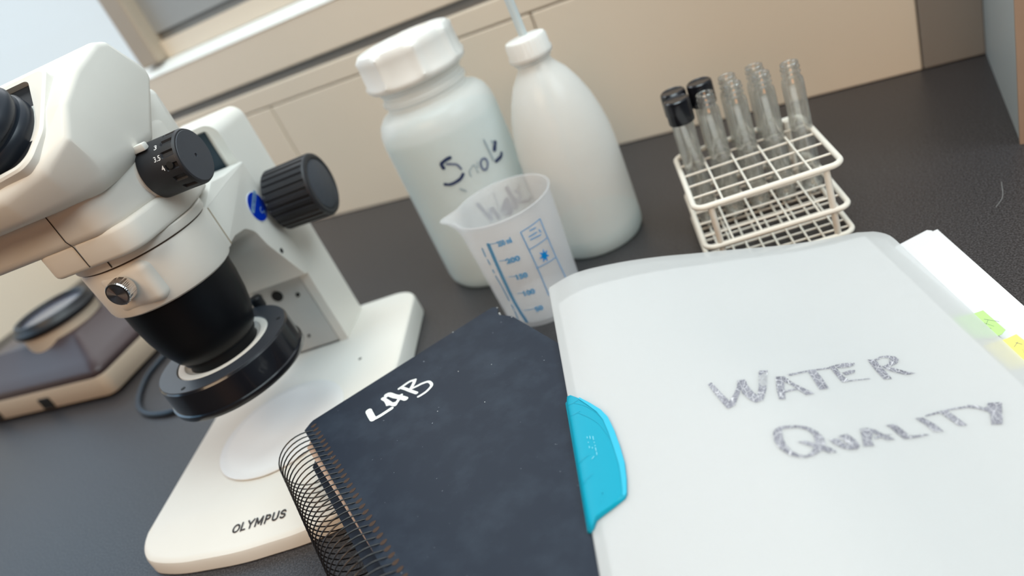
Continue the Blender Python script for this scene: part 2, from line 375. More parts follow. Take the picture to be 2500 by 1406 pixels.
# ------------------------------------------------------------------ traced handwriting and prints, in metres on their own surfaces
WQ = [[[0.0716,-0.1513],[0.0737,-0.1505],[0.0757,-0.1605],[0.0775,-0.1679],[0.0755,-0.1731],[0.0748,-0.1721],[0.0727,-0.1606]],[[0.0775,-0.1679],[0.0808,-0.1638],[0.084,-0.1586],[0.0857,-0.1534],[0.0895,-0.1537],[0.0888,-0.1561],[0.0847,-0.1622],[0.079,-0.1718],[0.0755,-0.1731]],[[0.0863,-0.1551],[0.0895,-0.1537],[0.089,-0.1585],[0.0897,-0.1642],[0.0908,-0.1677],[0.0922,-0.1719],[0.0884,-0.173],[0.0865,-0.1702],[0.0847,-0.1643]],[[0.0979,-0.1476],[0.1022,-0.1476],[0.096,-0.1646],[0.0922,-0.1719],[0.0884,-0.173],[0.0908,-0.1677],[0.0933,-0.1621]],[[0.1037,-0.1541],[0.1079,-0.1539],[0.1063,-0.1589],[0.1042,-0.1652],[0.102,-0.1729],[0.0992,-0.1726],[0.1005,-0.1658]],[[0.105,-0.1539],[0.1079,-0.154],[0.1104,-0.1608],[0.1135,-0.1653],[0.1164,-0.1695],[0.1121,-0.1704],[0.1105,-0.1671],[0.1082,-0.1612],[0.1063,-0.1589]],[[0.1,-0.1673],[0.1037,-0.1662],[0.1089,-0.165],[0.1103,-0.166],[0.1065,-0.1668],[0.1031,-0.168]],[[0.1099,-0.1524],[0.1206,-0.1494],[0.1323,-0.1467],[0.1321,-0.1479],[0.1208,-0.1505],[0.1108,-0.1538]],[[0.1203,-0.1494],[0.1245,-0.1487],[0.1248,-0.1557],[0.1244,-0.1654],[0.1198,-0.1666],[0.1203,-0.1559]],[[0.1322,-0.1462],[0.1352,-0.1448],[0.1352,-0.1537],[0.1364,-0.1587],[0.1325,-0.1601],[0.1323,-0.1536]],[[0.1352,-0.1448],[0.141,-0.1429],[0.1458,-0.1429],[0.1452,-0.1446],[0.1418,-0.1468],[0.1359,-0.1476]],[[0.136,-0.1519],[0.1405,-0.1497],[0.1432,-0.1496],[0.1421,-0.1518],[0.1368,-0.1543]],[[0.1329,-0.1592],[0.147,-0.1569],[0.1468,-0.1577],[0.1402,-0.1588],[0.1324,-0.1603]],[[0.1532,-0.1403],[0.1571,-0.1403],[0.1569,-0.15],[0.1569,-0.1577],[0.153,-0.1579],[0.1527,-0.1498]],[[0.1568,-0.1403],[0.161,-0.1375],[0.1648,-0.1373],[0.1638,-0.1394],[0.161,-0.1388],[0.1582,-0.1412]],[[0.1648,-0.1373],[0.1678,-0.1384],[0.1682,-0.1415],[0.1646,-0.143],[0.1638,-0.1394]],[[0.1682,-0.1415],[0.1656,-0.1448],[0.1606,-0.1474],[0.1571,-0.1496],[0.1576,-0.1466],[0.1604,-0.1453],[0.1624,-0.1436],[0.1631,-0.1416],[0.165,-0.1422]],[[0.1576,-0.1483],[0.162,-0.1483],[0.1664,-0.152],[0.1701,-0.154],[0.165,-0.1548],[0.1606,-0.1519],[0.1587,-0.1501]],[[0.0885,-0.1948],[0.0899,-0.1928],[0.0927,-0.1941],[0.0922,-0.1956]],[[0.0899,-0.1928],[0.0925,-0.1914],[0.0936,-0.193],[0.0927,-0.1941]],[[0.0925,-0.1914],[0.0953,-0.1912],[0.0968,-0.1931],[0.0936,-0.193]],[[0.0953,-0.1912],[0.1006,-0.1917],[0.1001,-0.1931],[0.0968,-0.1931]],[[0.1006,-0.1917],[0.1044,-0.1932],[0.1031,-0.1952],[0.1001,-0.1931]],[[0.1044,-0.1932],[0.1069,-0.1964],[0.1043,-0.1983],[0.1031,-0.1952]],[[0.1069,-0.1964],[0.1079,-0.2007],[0.1038,-0.2015],[0.1043,-0.1983]],[[0.1079,-0.2007],[0.1069,-0.2047],[0.1027,-0.2043],[0.1038,-0.2015]],[[0.1069,-0.2047],[0.1039,-0.2084],[0.1007,-0.2073],[0.1027,-0.2043]],[[0.1039,-0.2084],[0.0995,-0.2111],[0.0985,-0.2096],[0.1007,-0.2073]],[[0.0995,-0.2111],[0.096,-0.2119],[0.0965,-0.2108],[0.0985,-0.2096]],[[0.096,-0.2119],[0.0932,-0.2112],[0.094,-0.2097],[0.0965,-0.2108]],[[0.0932,-0.2112],[0.0899,-0.2088],[0.0921,-0.2073],[0.094,-0.2097]],[[0.0899,-0.2088],[0.0877,-0.2045],[0.0912,-0.2038],[0.0921,-0.2073]],[[0.0877,-0.2045],[0.0873,-0.1995],[0.0913,-0.1997],[0.0912,-0.2038]],[[0.0873,-0.1995],[0.0885,-0.1948],[0.0922,-0.1956],[0.0913,-0.1997]],[[0.0961,-0.2021],[0.0999,-0.2019],[0.1041,-0.2048],[0.1076,-0.2064],[0.1098,-0.2097],[0.1061,-0.2102],[0.1032,-0.2069],[0.099,-0.2043]],[[0.1095,-0.2018],[0.1135,-0.2014],[0.1145,-0.204],[0.1158,-0.2065],[0.1143,-0.2086],[0.1118,-0.2065],[0.1101,-0.2043]],[[0.1143,-0.1996],[0.1186,-0.1987],[0.1202,-0.2028],[0.1203,-0.2065],[0.1183,-0.2085],[0.1146,-0.2086],[0.1158,-0.2065],[0.1155,-0.204]],[[0.1252,-0.1953],[0.1292,-0.1947],[0.1294,-0.1983],[0.1267,-0.2025],[0.1261,-0.2064],[0.1216,-0.2068],[0.1239,-0.2]],[[0.1281,-0.1947],[0.1314,-0.1958],[0.1339,-0.1996],[0.1372,-0.2022],[0.1329,-0.2027],[0.131,-0.2],[0.129,-0.1975]],[[0.1285,-0.2008],[0.1325,-0.1992],[0.1372,-0.1988],[0.1348,-0.1999],[0.1285,-0.2021]],[[0.1371,-0.1928],[0.1415,-0.1922],[0.1426,-0.1951],[0.1435,-0.1985],[0.1431,-0.2009],[0.1404,-0.2016],[0.1393,-0.1984],[0.1385,-0.1945]],[[0.1411,-0.2001],[0.1455,-0.1999],[0.1508,-0.199],[0.1527,-0.1995],[0.1447,-0.2015],[0.1405,-0.202]],[[0.152,-0.1881],[0.1559,-0.1877],[0.1583,-0.1921],[0.1597,-0.1974],[0.1554,-0.1974],[0.1543,-0.1924]],[[0.1575,-0.1862],[0.1652,-0.1835],[0.1748,-0.1815],[0.1789,-0.1813],[0.1786,-0.1824],[0.171,-0.1831],[0.1643,-0.1851],[0.1573,-0.1871]],[[0.1648,-0.1842],[0.1688,-0.1836],[0.1705,-0.189],[0.1716,-0.1941],[0.1679,-0.194],[0.1665,-0.1897]],[[0.1793,-0.1806],[0.183,-0.1816],[0.1846,-0.1833],[0.1872,-0.1836],[0.1874,-0.1852],[0.1846,-0.1861],[0.182,-0.1838],[0.1786,-0.1824]],[[0.1884,-0.1807],[0.1942,-0.1815],[0.1861,-0.1953],[0.1815,-0.1949],[0.1851,-0.188],[0.1849,-0.1857]]]
CLIP = [[-0.0008, -0.1251], [0.0013, -0.1255], [0.0065, -0.1317], [0.0115, -0.1392], [0.0162, -0.1469], [0.019, -0.1543], [0.0204, -0.1645], [0.0212, -0.1766], [0.0214, -0.1878], [0.0204, -0.1977], [0.0189, -0.2059], [0.0176, -0.2079], [0.0118, -0.2104], [0.0066, -0.2122], [0.0028, -0.2138], [0.0008, -0.2174], [-0.0012, -0.219], [-0.0018, -0.2152], [-0.0019, -0.2023], [-0.0019, -0.1807], [-0.0017, -0.151], [-0.0017, -0.1292]]
TABG = [[0.2237, -0.1116], [0.2281, -0.1115], [0.2277, -0.131], [0.2244, -0.1332], [0.2187, -0.1337], [0.2186, -0.1117]]
TABY = [[0.2249, -0.1371], [0.2298, -0.1363], [0.2302, -0.1514], [0.219, -0.1649], [0.2191, -0.1369]]
LAB = [([[0.04, -0.0251], [0.0396, -0.0288], [0.0392, -0.0336], [0.0391, -0.0365]], 0.0022), ([[0.0391, -0.0365], [0.0411, -0.0374], [0.0449, -0.0379], [0.0521, -0.0379]], 0.0015), ([[0.0516, -0.0316], [0.0558, -0.0345]], 0.00112), ([[0.052, -0.0216], [0.053, -0.0272], [0.054, -0.0339], [0.0553, -0.0368]], 0.00137), ([[0.0553, -0.0206], [0.0569, -0.0218], [0.0587, -0.0274], [0.0611, -0.0327], [0.0628, -0.0376]], 0.00187), ([[0.055, -0.0221], [0.053, -0.0229], [0.0519, -0.0315]], 0.00112), ([[0.0555, -0.0366], [0.0589, -0.0339], [0.0624, -0.0307]], 0.00125), ([[0.0643, -0.0225], [0.0681, -0.0223], [0.0726, -0.0222], [0.0759, -0.0241]], 0.00112), ([[0.0759, -0.0241], [0.0734, -0.0272], [0.0704, -0.03]], 0.00125), ([[0.0661, -0.0237], [0.0673, -0.0276], [0.069, -0.0339], [0.0705, -0.039]], 0.00125), ([[0.0707, -0.0312], [0.0741, -0.0322], [0.0778, -0.0331], [0.0814, -0.0356], [0.0811, -0.0412], [0.0764, -0.0439], [0.0722, -0.0442], [0.0698, -0.0439]], 0.00105)]
B1W = [([[-1.12, 0.1313], [-1.197, 0.1309], [-1.283, 0.1289], [-1.281, 0.125]], 0.00126), ([[-1.205, 0.1272], [-1.129, 0.1254], [-1.068, 0.1232], [-1.037, 0.1186]], 0.00081), ([[-1.044, 0.1136], [-1.113, 0.1108], [-1.227, 0.1095], [-1.308, 0.1096], [-1.376, 0.1112]], 0.00111), ([[-0.941, 0.1134], [-0.948, 0.109]], 0.00044), ([[-0.941, 0.1134], [-0.829, 0.1167], [-0.823, 0.1088]], 0.00037), ([[-0.788, 0.1129], [-0.757, 0.1179]], 0.0003), ([[-0.615, 0.1162], [-0.672, 0.1173], [-0.72, 0.1148], [-0.726, 0.1098], [-0.68, 0.1077], [-0.62, 0.1105], [-0.603, 0.1145], [-0.634, 0.1171]], 0.00081), ([[-0.507, 0.1309], [-0.498, 0.1223], [-0.491, 0.1111]], 0.00067), ([[-0.319, 0.1228], [-0.388, 0.1184]], 0.00167), ([[-0.374, 0.1264], [-0.363, 0.1228]], 0.00056), ([[-0.451, 0.1089], [-0.326, 0.1094], [-0.282, 0.1114]], 0.00126), ([[-1.181, 0.1025], [-1.117, 0.0989]], 0.00067), ([[0.14, 0.0874], [0.188, 0.0792]], 0.00111), ([[-1.033, 0.0833], [-0.991, 0.0752], [-0.941, 0.0648]], 0.00119), ([[-0.941, 0.0648], [-0.888, 0.0744]], 0.00111), ([[-0.844, 0.0737], [-0.817, 0.0631]], 0.00133), ([[-0.728, 0.0859], [-0.733, 0.0792], [-0.763, 0.0649]], 0.00059), ([[-0.59, 0.0719], [-0.686, 0.066], [-0.576, 0.0623], [-0.569, 0.0726]], 0.00259), ([[-0.471, 0.0824], [-0.448, 0.072], [-0.456, 0.0632]], 0.00167), ([[-0.339, 0.0754], [-0.252, 0.0677], [-0.386, 0.0665]], 0.00111), ([[-0.408, 0.0693], [-0.442, 0.0613]], 0.00148), ([[0.054, 0.0765], [0.081, 0.0673], [0.085, 0.0571]], 0.00104), ([[-0.224, 0.0779], [-0.237, 0.0672]], 0.00093), ([[-0.344, 0.0637], [-0.125, 0.0579], [0.147, 0.0553]], 0.00119), ([[-0.773, 0.0653], [-0.685, 0.0646]], 0.00111)]
BK = {'bar': [[-1.642, 0.0855], [-1.692, 0.061], [-1.728, 0.0295], [-1.68, 0.0081]], 'dash': [[-1.834, 0.0824], [-1.857, 0.0749]], 'd2': [[-1.849, 0.0717], [-1.848, 0.0673]], 'd3': [[-1.853, 0.0617], [-1.862, 0.0588]], 'd4': [[-1.865, 0.0556], [-1.852, 0.0448], [-1.853, 0.0304]], 'd5': [[-1.845, 0.0261], [-1.863, 0.0208]], 'd6': [[-1.852, 0.0191], [-1.893, 0.0106]], 't1': [[-1.65, 0.0856], [-1.416, 0.0857]], 'l1': [[-1.45, 0.0842], [-1.184, 0.0845]], 't2': [[-1.585, 0.0696], [-1.444, 0.0691]], 'l2': [[-1.448, 0.0679], [-1.178, 0.0676]], 't3': [[-1.565, 0.0538], [-1.404, 0.0531]], 'l3': [[-1.4, 0.0518], [-1.177, 0.0514]], 't4': [[-1.553, 0.0368], [-1.4, 0.0366]], 'l4': [[-1.413, 0.0355], [-1.18, 0.0352]], 't5': [[-1.599, 0.0196], [-1.343, 0.0191]], 'l5': [[-1.334, 0.0181], [-1.166, 0.0182]], 'f1': [[-0.956, 0.0868], [-0.485, 0.0877]], 'f2': [[-0.956, 0.0868], [-0.928, 0.0514], [-0.936, 0.026]], 'f3': [[-0.485, 0.0877], [-0.452, 0.0547], [-0.375, 0.0241]], 'f4': [[-0.946, 0.0704], [-0.48, 0.0706]], 'f5': [[-0.949, 0.053], [-0.466, 0.0516]], 'w1': [[-0.775, 0.0842], [-0.652, 0.0838]], 'w2': [[-0.837, 0.0801], [-0.663, 0.08]], 'w3': [[-0.829, 0.0773], [-0.599, 0.0762]], 'w4': [[-0.594, 0.0805], [-0.576, 0.0782]]}
EMB = [[[0.0093, -0.1643], [0.0093, -0.1668]], [[0.0093, -0.1685], [0.0094, -0.169]], [[0.0094, -0.1709], [0.0095, -0.1714]], [[0.0094, -0.1726], [0.0094, -0.1748]], [[0.0095, -0.1758], [0.0094, -0.1776]], [[0.0064, -0.1632], [0.0064, -0.1643]], [[0.0078, -0.1634], [0.0078, -0.1654]], [[0.0064, -0.1671], [0.0065, -0.1676]], [[0.0065, -0.1702], [0.0065, -0.1714]], [[0.0079, -0.1716], [0.0079, -0.1723]], [[0.0066, -0.1791], [0.0078, -0.1779]]]


# ------------------------------------------------------------------ setting
def struct(name, bm, m, parent=None, **k):
    o = obj(name, bm, m, parent, smooth=False, **k); o['kind'] = 'structure'; return o
WY = 0.762
counter = obj('worktop', box_bm(-1.31, 0.9, -0.25, WY, -0.035, 0.0, 0.001, 1), M_COUNTER, smooth=False)
tag(counter, 'charcoal worktop with a fine pebbled grain running along the wall', 'worktop')
# scratches in the laminate
sc = [([(0.115, 0.545), (0.107, 0.520), (0.098, 0.500)], 0.0005), ([(0.085, 0.52), (0.082, 0.50), (0.076, 0.488)], 0.0005)]
obj('scratch', ribbon_bm(sc, lambda a, b, h: (a, b, h), 0.00008), mat('scratch_grey', (0.16, 0.16, 0.16), 0.6), counter, smooth=False)

wb = struct('wall_back', box_bm(-1.31, 0.130, WY+0.012, WY+0.05, -0.035, 0.2641), M_GAP)
def panel(x0, x1, z0, z1, m=M_WALL, y1=WY+0.0122, y0=WY): 
    o = obj('panel', box_bm(x0, x1, y0, y1, z0, z1, 0.0012, 1), m, wb, smooth=False); return o
panel(-1.31, -0.6925, 0.0, 0.1735); panel(-0.6905, -0.2955, 0.0, 0.1735); panel(-0.2935, 0.066, 0.0, 0.1735)
panel(-1.31, 0.066, 0.1752, 0.2000)
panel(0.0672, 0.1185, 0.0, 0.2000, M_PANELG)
panel(-1.31, 0.1185, 0.2125, 0.2640, M_WALL)
# sill with a sloping white nose
struct('trim_1', side_prism([(WY-0.001, 0.2642), (WY+0.026, 0.2765), (WY+0.048, 0.2775), (WY+0.048, 0.2642)], -1.31, 0.1185), M_LEDGE)
struct('trim_2', box_bm(-0.836, 0.1185, WY+0.03, WY+0.05, 0.2776, 0.3010), M_WALL)
struct('trim_3', box_bm(-0.8365, 0.1185, WY+0.040, WY+0.055, 0.3010, 0.3115), M_GAP)
struct('wall_upper', box_bm(-0.8365, 0.1185, WY+0.034, WY+0.06, 0.3117, 0.47), M_WALLG)
struct('trim_4', box_bm(-0.874, -0.8370, WY+0.010, WY+0.06, 0.2776, 0.62, 0.004, 2), M_FRAME)
w1 = struct('window_1', box_bm(-1.31, -0.874, WY+0.036, WY+0.039, 0.2776, 0.62), M_GLASSP)
struct('daylight_panel', box_bm(-1.6, -0.80, WY+0.20, WY+0.21, 0.0, 0.90), M_SKY)
struct('daylight_panel', box_bm(-1.61, -1.60, -0.5, WY+0.20, 0.0, 0.90), M_SIDEGLOW)  # added glowing panel outside the left wall, reflected as blue sheen
struct('wall_left', box_bm(-1.335, -1.312, -0.25, WY+0.05, -0.035, 0.20), M_WALL)
struct('added_window_2', box_bm(-1.326, -1.322, -0.25, WY+0.05, 0.20, 0.75), M_GLASSP)  # unseen side pane, added so the blue glow reaches the worktop
# side panel of the neighbouring cupboard on the right
ws = struct('wall_right', prism_bm([(0.1190, WY+0.012), (0.1070, 0.5760), (0.1290, 0.5745), (0.1420, WY+0.012)], 0.0, 0.62), M_SIDE)
struct('trim_5', prism_bm([(0.1066, 0.5760), (0.1060, 0.5700), (0.1285, 0.5685), (0.1291, 0.5745)], 0.0, 0.62), M_TAN)
struct('floor', box_bm(-2.5, 2.5, -3.0, 1.2, -0.95, -0.90), mat('floor_grey', (0.10, 0.09, 0.08), 0.6))

struct('wall_back', box_bm(0.1425, 0.90, WY+0.002, WY+0.05, -0.035, 0.62), M_WALL)

# ------------------------------------------------------------------ microscope (local frame: x right, y back)
ms = empty('stereo_microscope', (-0.430, 0.300, 0.0), R(16))
tag(ms, 'large cream stereo microscope with black lens and knobs, left of the notebook', 'microscope')
# base
out = poly_round([(-0.0885, -0.098, 0.034), (-0.055, -0.1085, 0.2), (0.0, -0.1125, 0.2), (0.055, -0.1085, 0.2), (0.090, -0.098, 0.034), (0.094, 0.05, 0.3), (0.089, 0.166, 0.024), (-0.083, 0.166, 0.024), (-0.088, 0.05, 0.3)])
bm = bmesh.new()
def ring(scale_in, zf):
    vs = []
    for x, y in out:
        l = math.hypot(x, y-0.03); k = 1-scale_in/l
        X, Y = x*k, 0.03+(y-0.03)*k
        vs.append(bm.verts.new((X, Y, zf(X, Y))))
    return vs
def ztop(x, y):
    t = min(1, max(0, (-0.068-y)/0.040)); return 0.0205-0.0085*t
rs = [ring(0.001, lambda x, y: 0.0), ring(0.0, lambda x, y: 0.001), ring(0.0005, lambda x, y: ztop(x, y)-0.004), ring(0.0015, lambda x, y: ztop(x, y)-0.0015), ring(0.0035, lambda x, y: ztop(x, y)-0.0003)]
rs.append(ring(0.0055, lambda x, y: ztop(x, y)))
for a, b in zip(rs, rs[1:]):
    for i in range(len(out)): bm.faces.new((a[i], a[(i+1) % len(out)], b[(i+1) % len(out)], b[i]))
bm.faces.new(rs[0][::-1]); f = bm.faces.new(rs[-1])
bmesh.ops.bisect_plane(bm, geom=[f]+list(f.edges)+list(f.verts), plane_co=(0, -0.068, 0), plane_no=(0, 1, 0))
base = obj('base', bm, M_CREAM, ms, ang=22)
def ell(cx, cy, rx, ry, a0, a1, n=14): return [(cx+rx*math.cos(R(a0+(a1-a0)*i/n)), cy+ry*math.sin(R(a0+(a1-a0)*i/n))) for i in range(n+1)]
GL = {'O': (0.86, [ell(0.40, 0.5, 0.36, 0.44, 0, 360, 20)]), 'L': (0.66, [[(0.08, 1), (0.08, 0)], [(0.08, 0.06), (0.52, 0.06)]]), 'Y': (0.78, [[(0.0, 1), (0.34, 0.48)], [(0.68, 1), (0.34, 0.48)], [(0.34, 0.5), (0.34, 0)]]),
      'M': (1.02, [[(0.08, 0), (0.08, 1)], [(0.10, 0.96), (0.44, 0.22)], [(0.78, 0.96), (0.44, 0.22)], [(0.80, 0), (0.80, 1)]]), 'P': (0.72, [[(0.08, 0), (0.08, 1)], [(0.08, 0.94), (0.32, 0.94)]+ell(0.34, 0.70, 0.22, 0.24, 90, -90, 8)+[(0.08, 0.46)]]),
      'U': (0.82, [[(0.08, 1), (0.08, 0.36)]+ell(0.37, 0.36, 0.29, 0.32, 180, 360, 10)+[(0.66, 1)]]), 'S': (0.70, [ell(0.32, 0.73, 0.24, 0.22, 20, 230, 10)+ell(0.32, 0.27, 0.25, 0.23, 60, -160, 10)])}
gx = 0.0; stx = []
for ch in 'OLYMPUS':
    wd, sts = GL[ch]
    for st_ in sts: stx.append([(gx+x+0.10*y, y) for x, y in st_])
    gx += wd+0.12
kx = 0.0425/(gx-0.1); ky = 0.0058
def otxt(x, y, h):
    x -= 0.02125; y -= ky/2; a = R(3); X = 0.0138+x*math.cos(a)-y*math.sin(a); Y = -0.0925+x*math.sin(a)+y*math.cos(a); return (X, Y, ztop(X, Y)+0.0001+h)
bt = ribbon_bm([([(x*kx, y*ky) for x, y in p], 0.00125) for p in stx], otxt, 0.0, 2)
obj('lettering', bt, M_INK, base, smooth=False)
for x, y in ((-0.0553, 0.0571), (0.0528, 0.0649)):
    obj('screw_hole', disc_bm(x, y, 0.0016, z=0.0207), M_DARKHOLE, base, smooth=False)
obj('stage_plate', lathe([(0, 0.0205), (0.0535, 0.0205), (0.0535, 0.0212), (0.0525, 0.0216), (0.046, 0.0214), (0, 0.0213)], 72), M_WHITE, ms)
# column
ol = poly_round([(-0.036, 0.0206, 0.0), (0.030, 0.0206, 0.0), (0.030, 0.2365, 0.011), (-0.036, 0.2365, 0.011)])
il = poly_round([(-0.0275, 0.0206, 0.0), (0.0215, 0.0206, 0.0), (0.0215, 0.2325, 0.003), (-0.0275, 0.2325, 0.003)])
def ring_prism(o, i, y0, y1):
    bm = bmesh.new(); A = [[bm.verts.new((x, y, z)) for x, z in o] for y in (y0, y1)]; B = [[bm.verts.new((x, y, z)) for x, z in i] for y in (y0, y1)]
    n = len(o); m_ = len(i)
    for k in range(n): bm.faces.new((A[0][k], A[0][(k+1) % n], A[1][(k+1) % n], A[1][k]))
    for k in range(m_): bm.faces.new((B[0][k], B[0][(k+1) % m_], B[1][(k+1) % m_], B[1][k]))
    for j in (0, 1):
        for k in range(n):
            if n == m_: bm.faces.new((A[j][k], A[j][(k+1) % n], B[j][(k+1) % n], B[j][k]))
    return bm
obj('column_frame', ring_prism(ol, il, 0.106, 0.156), M_CREAM, ms)
obj('column_back', box_bm(-0.0275, 0.0215, 0.1125, 0.154, 0.0206, 0.2325), M_CREAM, ms, smooth=False)
cp = obj('column_plate', box_bm(-0.0272, 0.0208, 0.1066, 0.1126, 0.0215, 0.118, 0.0004, 1), M_GREYCREAM, ms, smooth=False)
for x, z, r in ((-0.0079, 0.0824, 0.005), (0.0103, 0.0775, 0.0018), (-0.0032, 0.0356, 0.0012), (-0.0222, 0.0874, 0.0012)):
    b = lathe([(0, 0), (r, 0), (r, 0.0012), (0, 0.0012)], 20, axis='-Y')
    obj('screw', b, M_DARKHOLE, cp, loc=(x, 0.1066, z))
obj('rack_slot', box_bm(-0.012, 0.0155, 0.1115, 0.1128, 0.2000, 0.2310), M_SLOT, ms, smooth=False)
# focus arm
arm_poly = poly_round([(0.1045, 0.2015, 0.001), (0.070, 0.2035, 0.01), (0.052, 0.2065, 0.006), (0.030, 0.197, 0.004), (0.024, 0.196, 0.001), (0.024, 0.1645, 0.0015), (0.040, 0.1665, 0.010), (0.0560, 0.1640, 0.012), (0.0655, 0.1560, 0.012), (0.070, 0.141, 0.02), (0.0811, 0.1214, 0.02), (0.0944, 0.0982, 0.003), (0.1055, 0.0955, 0.003)], 6)
arm = obj('focus_arm', side_prism(arm_poly, -0.037, 0.035, 0.0012, 2), M_CREAM, ms)
def side_disc(name, m, y, z, r, parent, x=0.0351, ry=None, th=0.0006):
    return obj(name, lathe([(0, 0), (r, 0), (r, th), (0, th)], 24, axis='X'), m, parent, loc=(x, y, z))
side_disc('badge_rim', mat('badge_white', (0.75, 0.82, 0.9), 0.3), 0.0858, 0.1684, 0.0124, arm, th=0.0003)
bd = side_disc('badge', M_BLUE, 0.0858, 0.1684, 0.0118, arm, th=0.0005)
bb = ribbon_bm([([(0.0935, 0.1775), (0.0765, 0.1690)], 0.0040)], lambda a, b, h: (0.0357+h, a, b), 0.0, 2)
join_bm(bb, ribbon_bm([([(0.0895, 0.1662), (0.0862, 0.1650), (0.0868, 0.1622), (0.0912, 0.1618), (0.0895, 0.1590)], 0.0009)], lambda a, b, h: (0.0357+h, a, b), 0.0, 4))
obj('emblem', bb, M_BADGEP, bd, smooth=False, loc=(-0.0351, -0.0858, -0.1684))
bt = fit_text(text_me('OLYMPUS', 1.0, 0.02), 0.0165, 0.0023)
for v in bt.verts:
    a = R(26.5); X = v.co.x; Y = v.co.y; u = X*math.cos(a)-Y*math.sin(a); w = X*math.sin(a)+Y*math.cos(a)
    v.co = Vector((0.00075, -0.0008+u, 0.0048+w))
obj('badge_lettering', bt, mat('badge_text_blue', (0.02, 0.10, 0.40), 0.4), bd, smooth=False)
side_disc('screw_hole', M_DARKHOLE, 0.0815, 0.1292, 0.0022, arm, th=0.0002)
# focus knobs, both sides
def focus_knob(s):
    R0, R1, N = 0.0255, 0.0262, 26
    def mod(a, z):
        t = (a*N/(2*math.pi)) % 1.0; return 1.0 if (t < 0.62 or z > 0.039 or z < 0.0025) else 0.955
    prof = [(0, 0.0), (0.0235, 0.0), (R0, 0.0016), (R0, 0.0026), (R0, 0.0030), (R1, 0.0385), (R1, 0.0395), (0.0255, 0.0411), (0.0238, 0.0420), (0.0215, 0.0418), (0.0208, 0.0406), (0, 0.0406)]
    b = lathe(prof, N*8, axis='X', modr=mod)
    if s < 0:
        for v in b.verts: v.co.x *= -1
    k = obj('focus_knob', b, M_KNOB, ms, loc=(0.0395 if s > 0 else -0.0405, 0.1125, 0.1600), ang=30)
    c = lathe([(0, 0.0), (0.0205, 0.0), (0.0205, 0.0012), (0.0198, 0.0016), (0, 0.0016)], 48, axis='X')
    if s < 0:
        for v in c.verts: v.co.x *= -1
    obj('knob_cap', c, M_KNOBFACE, k, loc=(s*0.0402, 0, 0))
focus_knob(1); focus_knob(-1)
# collar that carries the head
cz = lambda z: z
col = obj('head_collar', lathe([(0.030, 0.164), (0.0405, 0.1635), (0.0428, 0.1650), (0.0436, 0.1680), (0.0443, 0.1960), (0.0430, 0.1990), (0.030, 0.1992)], 96, closed=True), M_CREAM, ms)
cbk = obj('collar_block', box_bm(0.006, 0.0374, 0.008, 0.0268, 0.1650, 0.1968, 0.0015, 2), M_CREAM, ms)
obj('seam', tube_bm([(0.0371, 0.0272, 0.1958), (0.0371, 0.0272, 0.1660)], 0.0004, 6), mat('seam_tan', (0.35, 0.26, 0.15), 0.7), cbk)
side_disc('screw_hole', M_DARKHOLE, 0.0205, 0.1815, 0.0018, cbk, x=0.0375, th=0.0002)
obj('screw_seat', box_bm(-0.012, 0.024, -0.0448, -0.030, 0.1680, 0.1975, 0.006, 5), M_CREAM, ms)
sk = obj('clamp_screw', lathe([(0, 0), (0.0072, 0), (0.0072, 0.0006), (0.0080, 0.0012), (0.0080, 0.0085), (0.0074, 0.0093), (0.0066, 0.0094), (0, 0.0094)], 96, axis='-Y', modr=lambda a, z: 1.0 if (not 0.001 < z < 0.009 or (a*48/(2*math.pi)) % 1 < 0.5) else 0.965), M_CHROME, ms, loc=(0.0060, -0.0465, 0.1865), ang=25)
cf = bmesh.new()
for k in range(8):
    a0, a1 = 2*math.pi*k/8, 2*math.pi*(k+1)/8
    hgt = 0.0000
    cvt = [cf.verts.new((0, -0.0100, 0))]+[cf.verts.new((0.0064*math.cos(a0+(a1-a0)*j/6), -0.0096-(0.00035 if k % 2 else 0)*0, 0.0064*math.sin(a0+(a1-a0)*j/6))) for j in range(7)]
    for j in range(1, 7): cf.faces.new((cvt[0], cvt[j], cvt[j+1]))
def screwface():
    m = bpy.data.materials.new('turned_screw_face'); m.use_nodes = True; nt = m.node_tree; b = nt.nodes['Principled BSDF']
    b.inputs['Metallic'].default_value = 1.0; b.inputs['Roughness'].default_value = 0.3; b.inputs['Base Color'].default_value = (0.5, 0.48, 0.5, 1)
    b.inputs['Anisotropic'].default_value = 0.9
    tg = nt.nodes.new('ShaderNodeTangent'); tg.direction_type = 'RADIAL'; tg.axis = 'Y'; nt.links.new(tg.outputs[0], b.inputs['Tangent']); return m
obj('screw_face', cf, screwface(), sk, smooth=False)
# neck ring, lower housing, zoom body
obj('neck_ring', lathe([(0, 0.1998), (0.0448, 0.1998), (0.0452, 0.2006), (0.0452, 0.2050), (0.0445, 0.2058), (0, 0.2058)], 96), M_CREAM, ms)
obj('neck_gap', lathe([(0, 0.1986), (0.0436, 0.1986), (0.0436, 0.2002), (0, 0.2002)], 96), M_SEAM, ms)
hp = poly_round([(-0.0300, -0.0525, 0.010), (0.036, -0.0525, 0.016), (0.0455, 0.0, 0.03), (0.036, 0.050, 0.016), (-0.044, 0.050, 0.016)])
obj('lower_housing', prism_bm(hp, 0.2059, 0.2240, 0.003, 3), M_CREAM, ms)
hp2 = poly_round([(-0.094, -0.0545, 0.012), (0.030, -0.0545, 0.018), (0.0430, -0.010, 0.03), (0.036, 0.050, 0.016), (-0.090, 0.050, 0.016)])
obj('head_underside', prism_bm(hp2, 0.2215, 0.2620, 0.006, 4), M_CREAM, ms)
zp = poly_round([(-0.030, 0.2300, 0.01), (0.048, 0.2300, 0.012), (0.056, 0.2360, 0.008), (0.060, 0.2480, 0.004), (0.0600, 0.2780, 0.008), (0.030, 0.2880, 0.01), (-0.030, 0.2600, 0.01)])
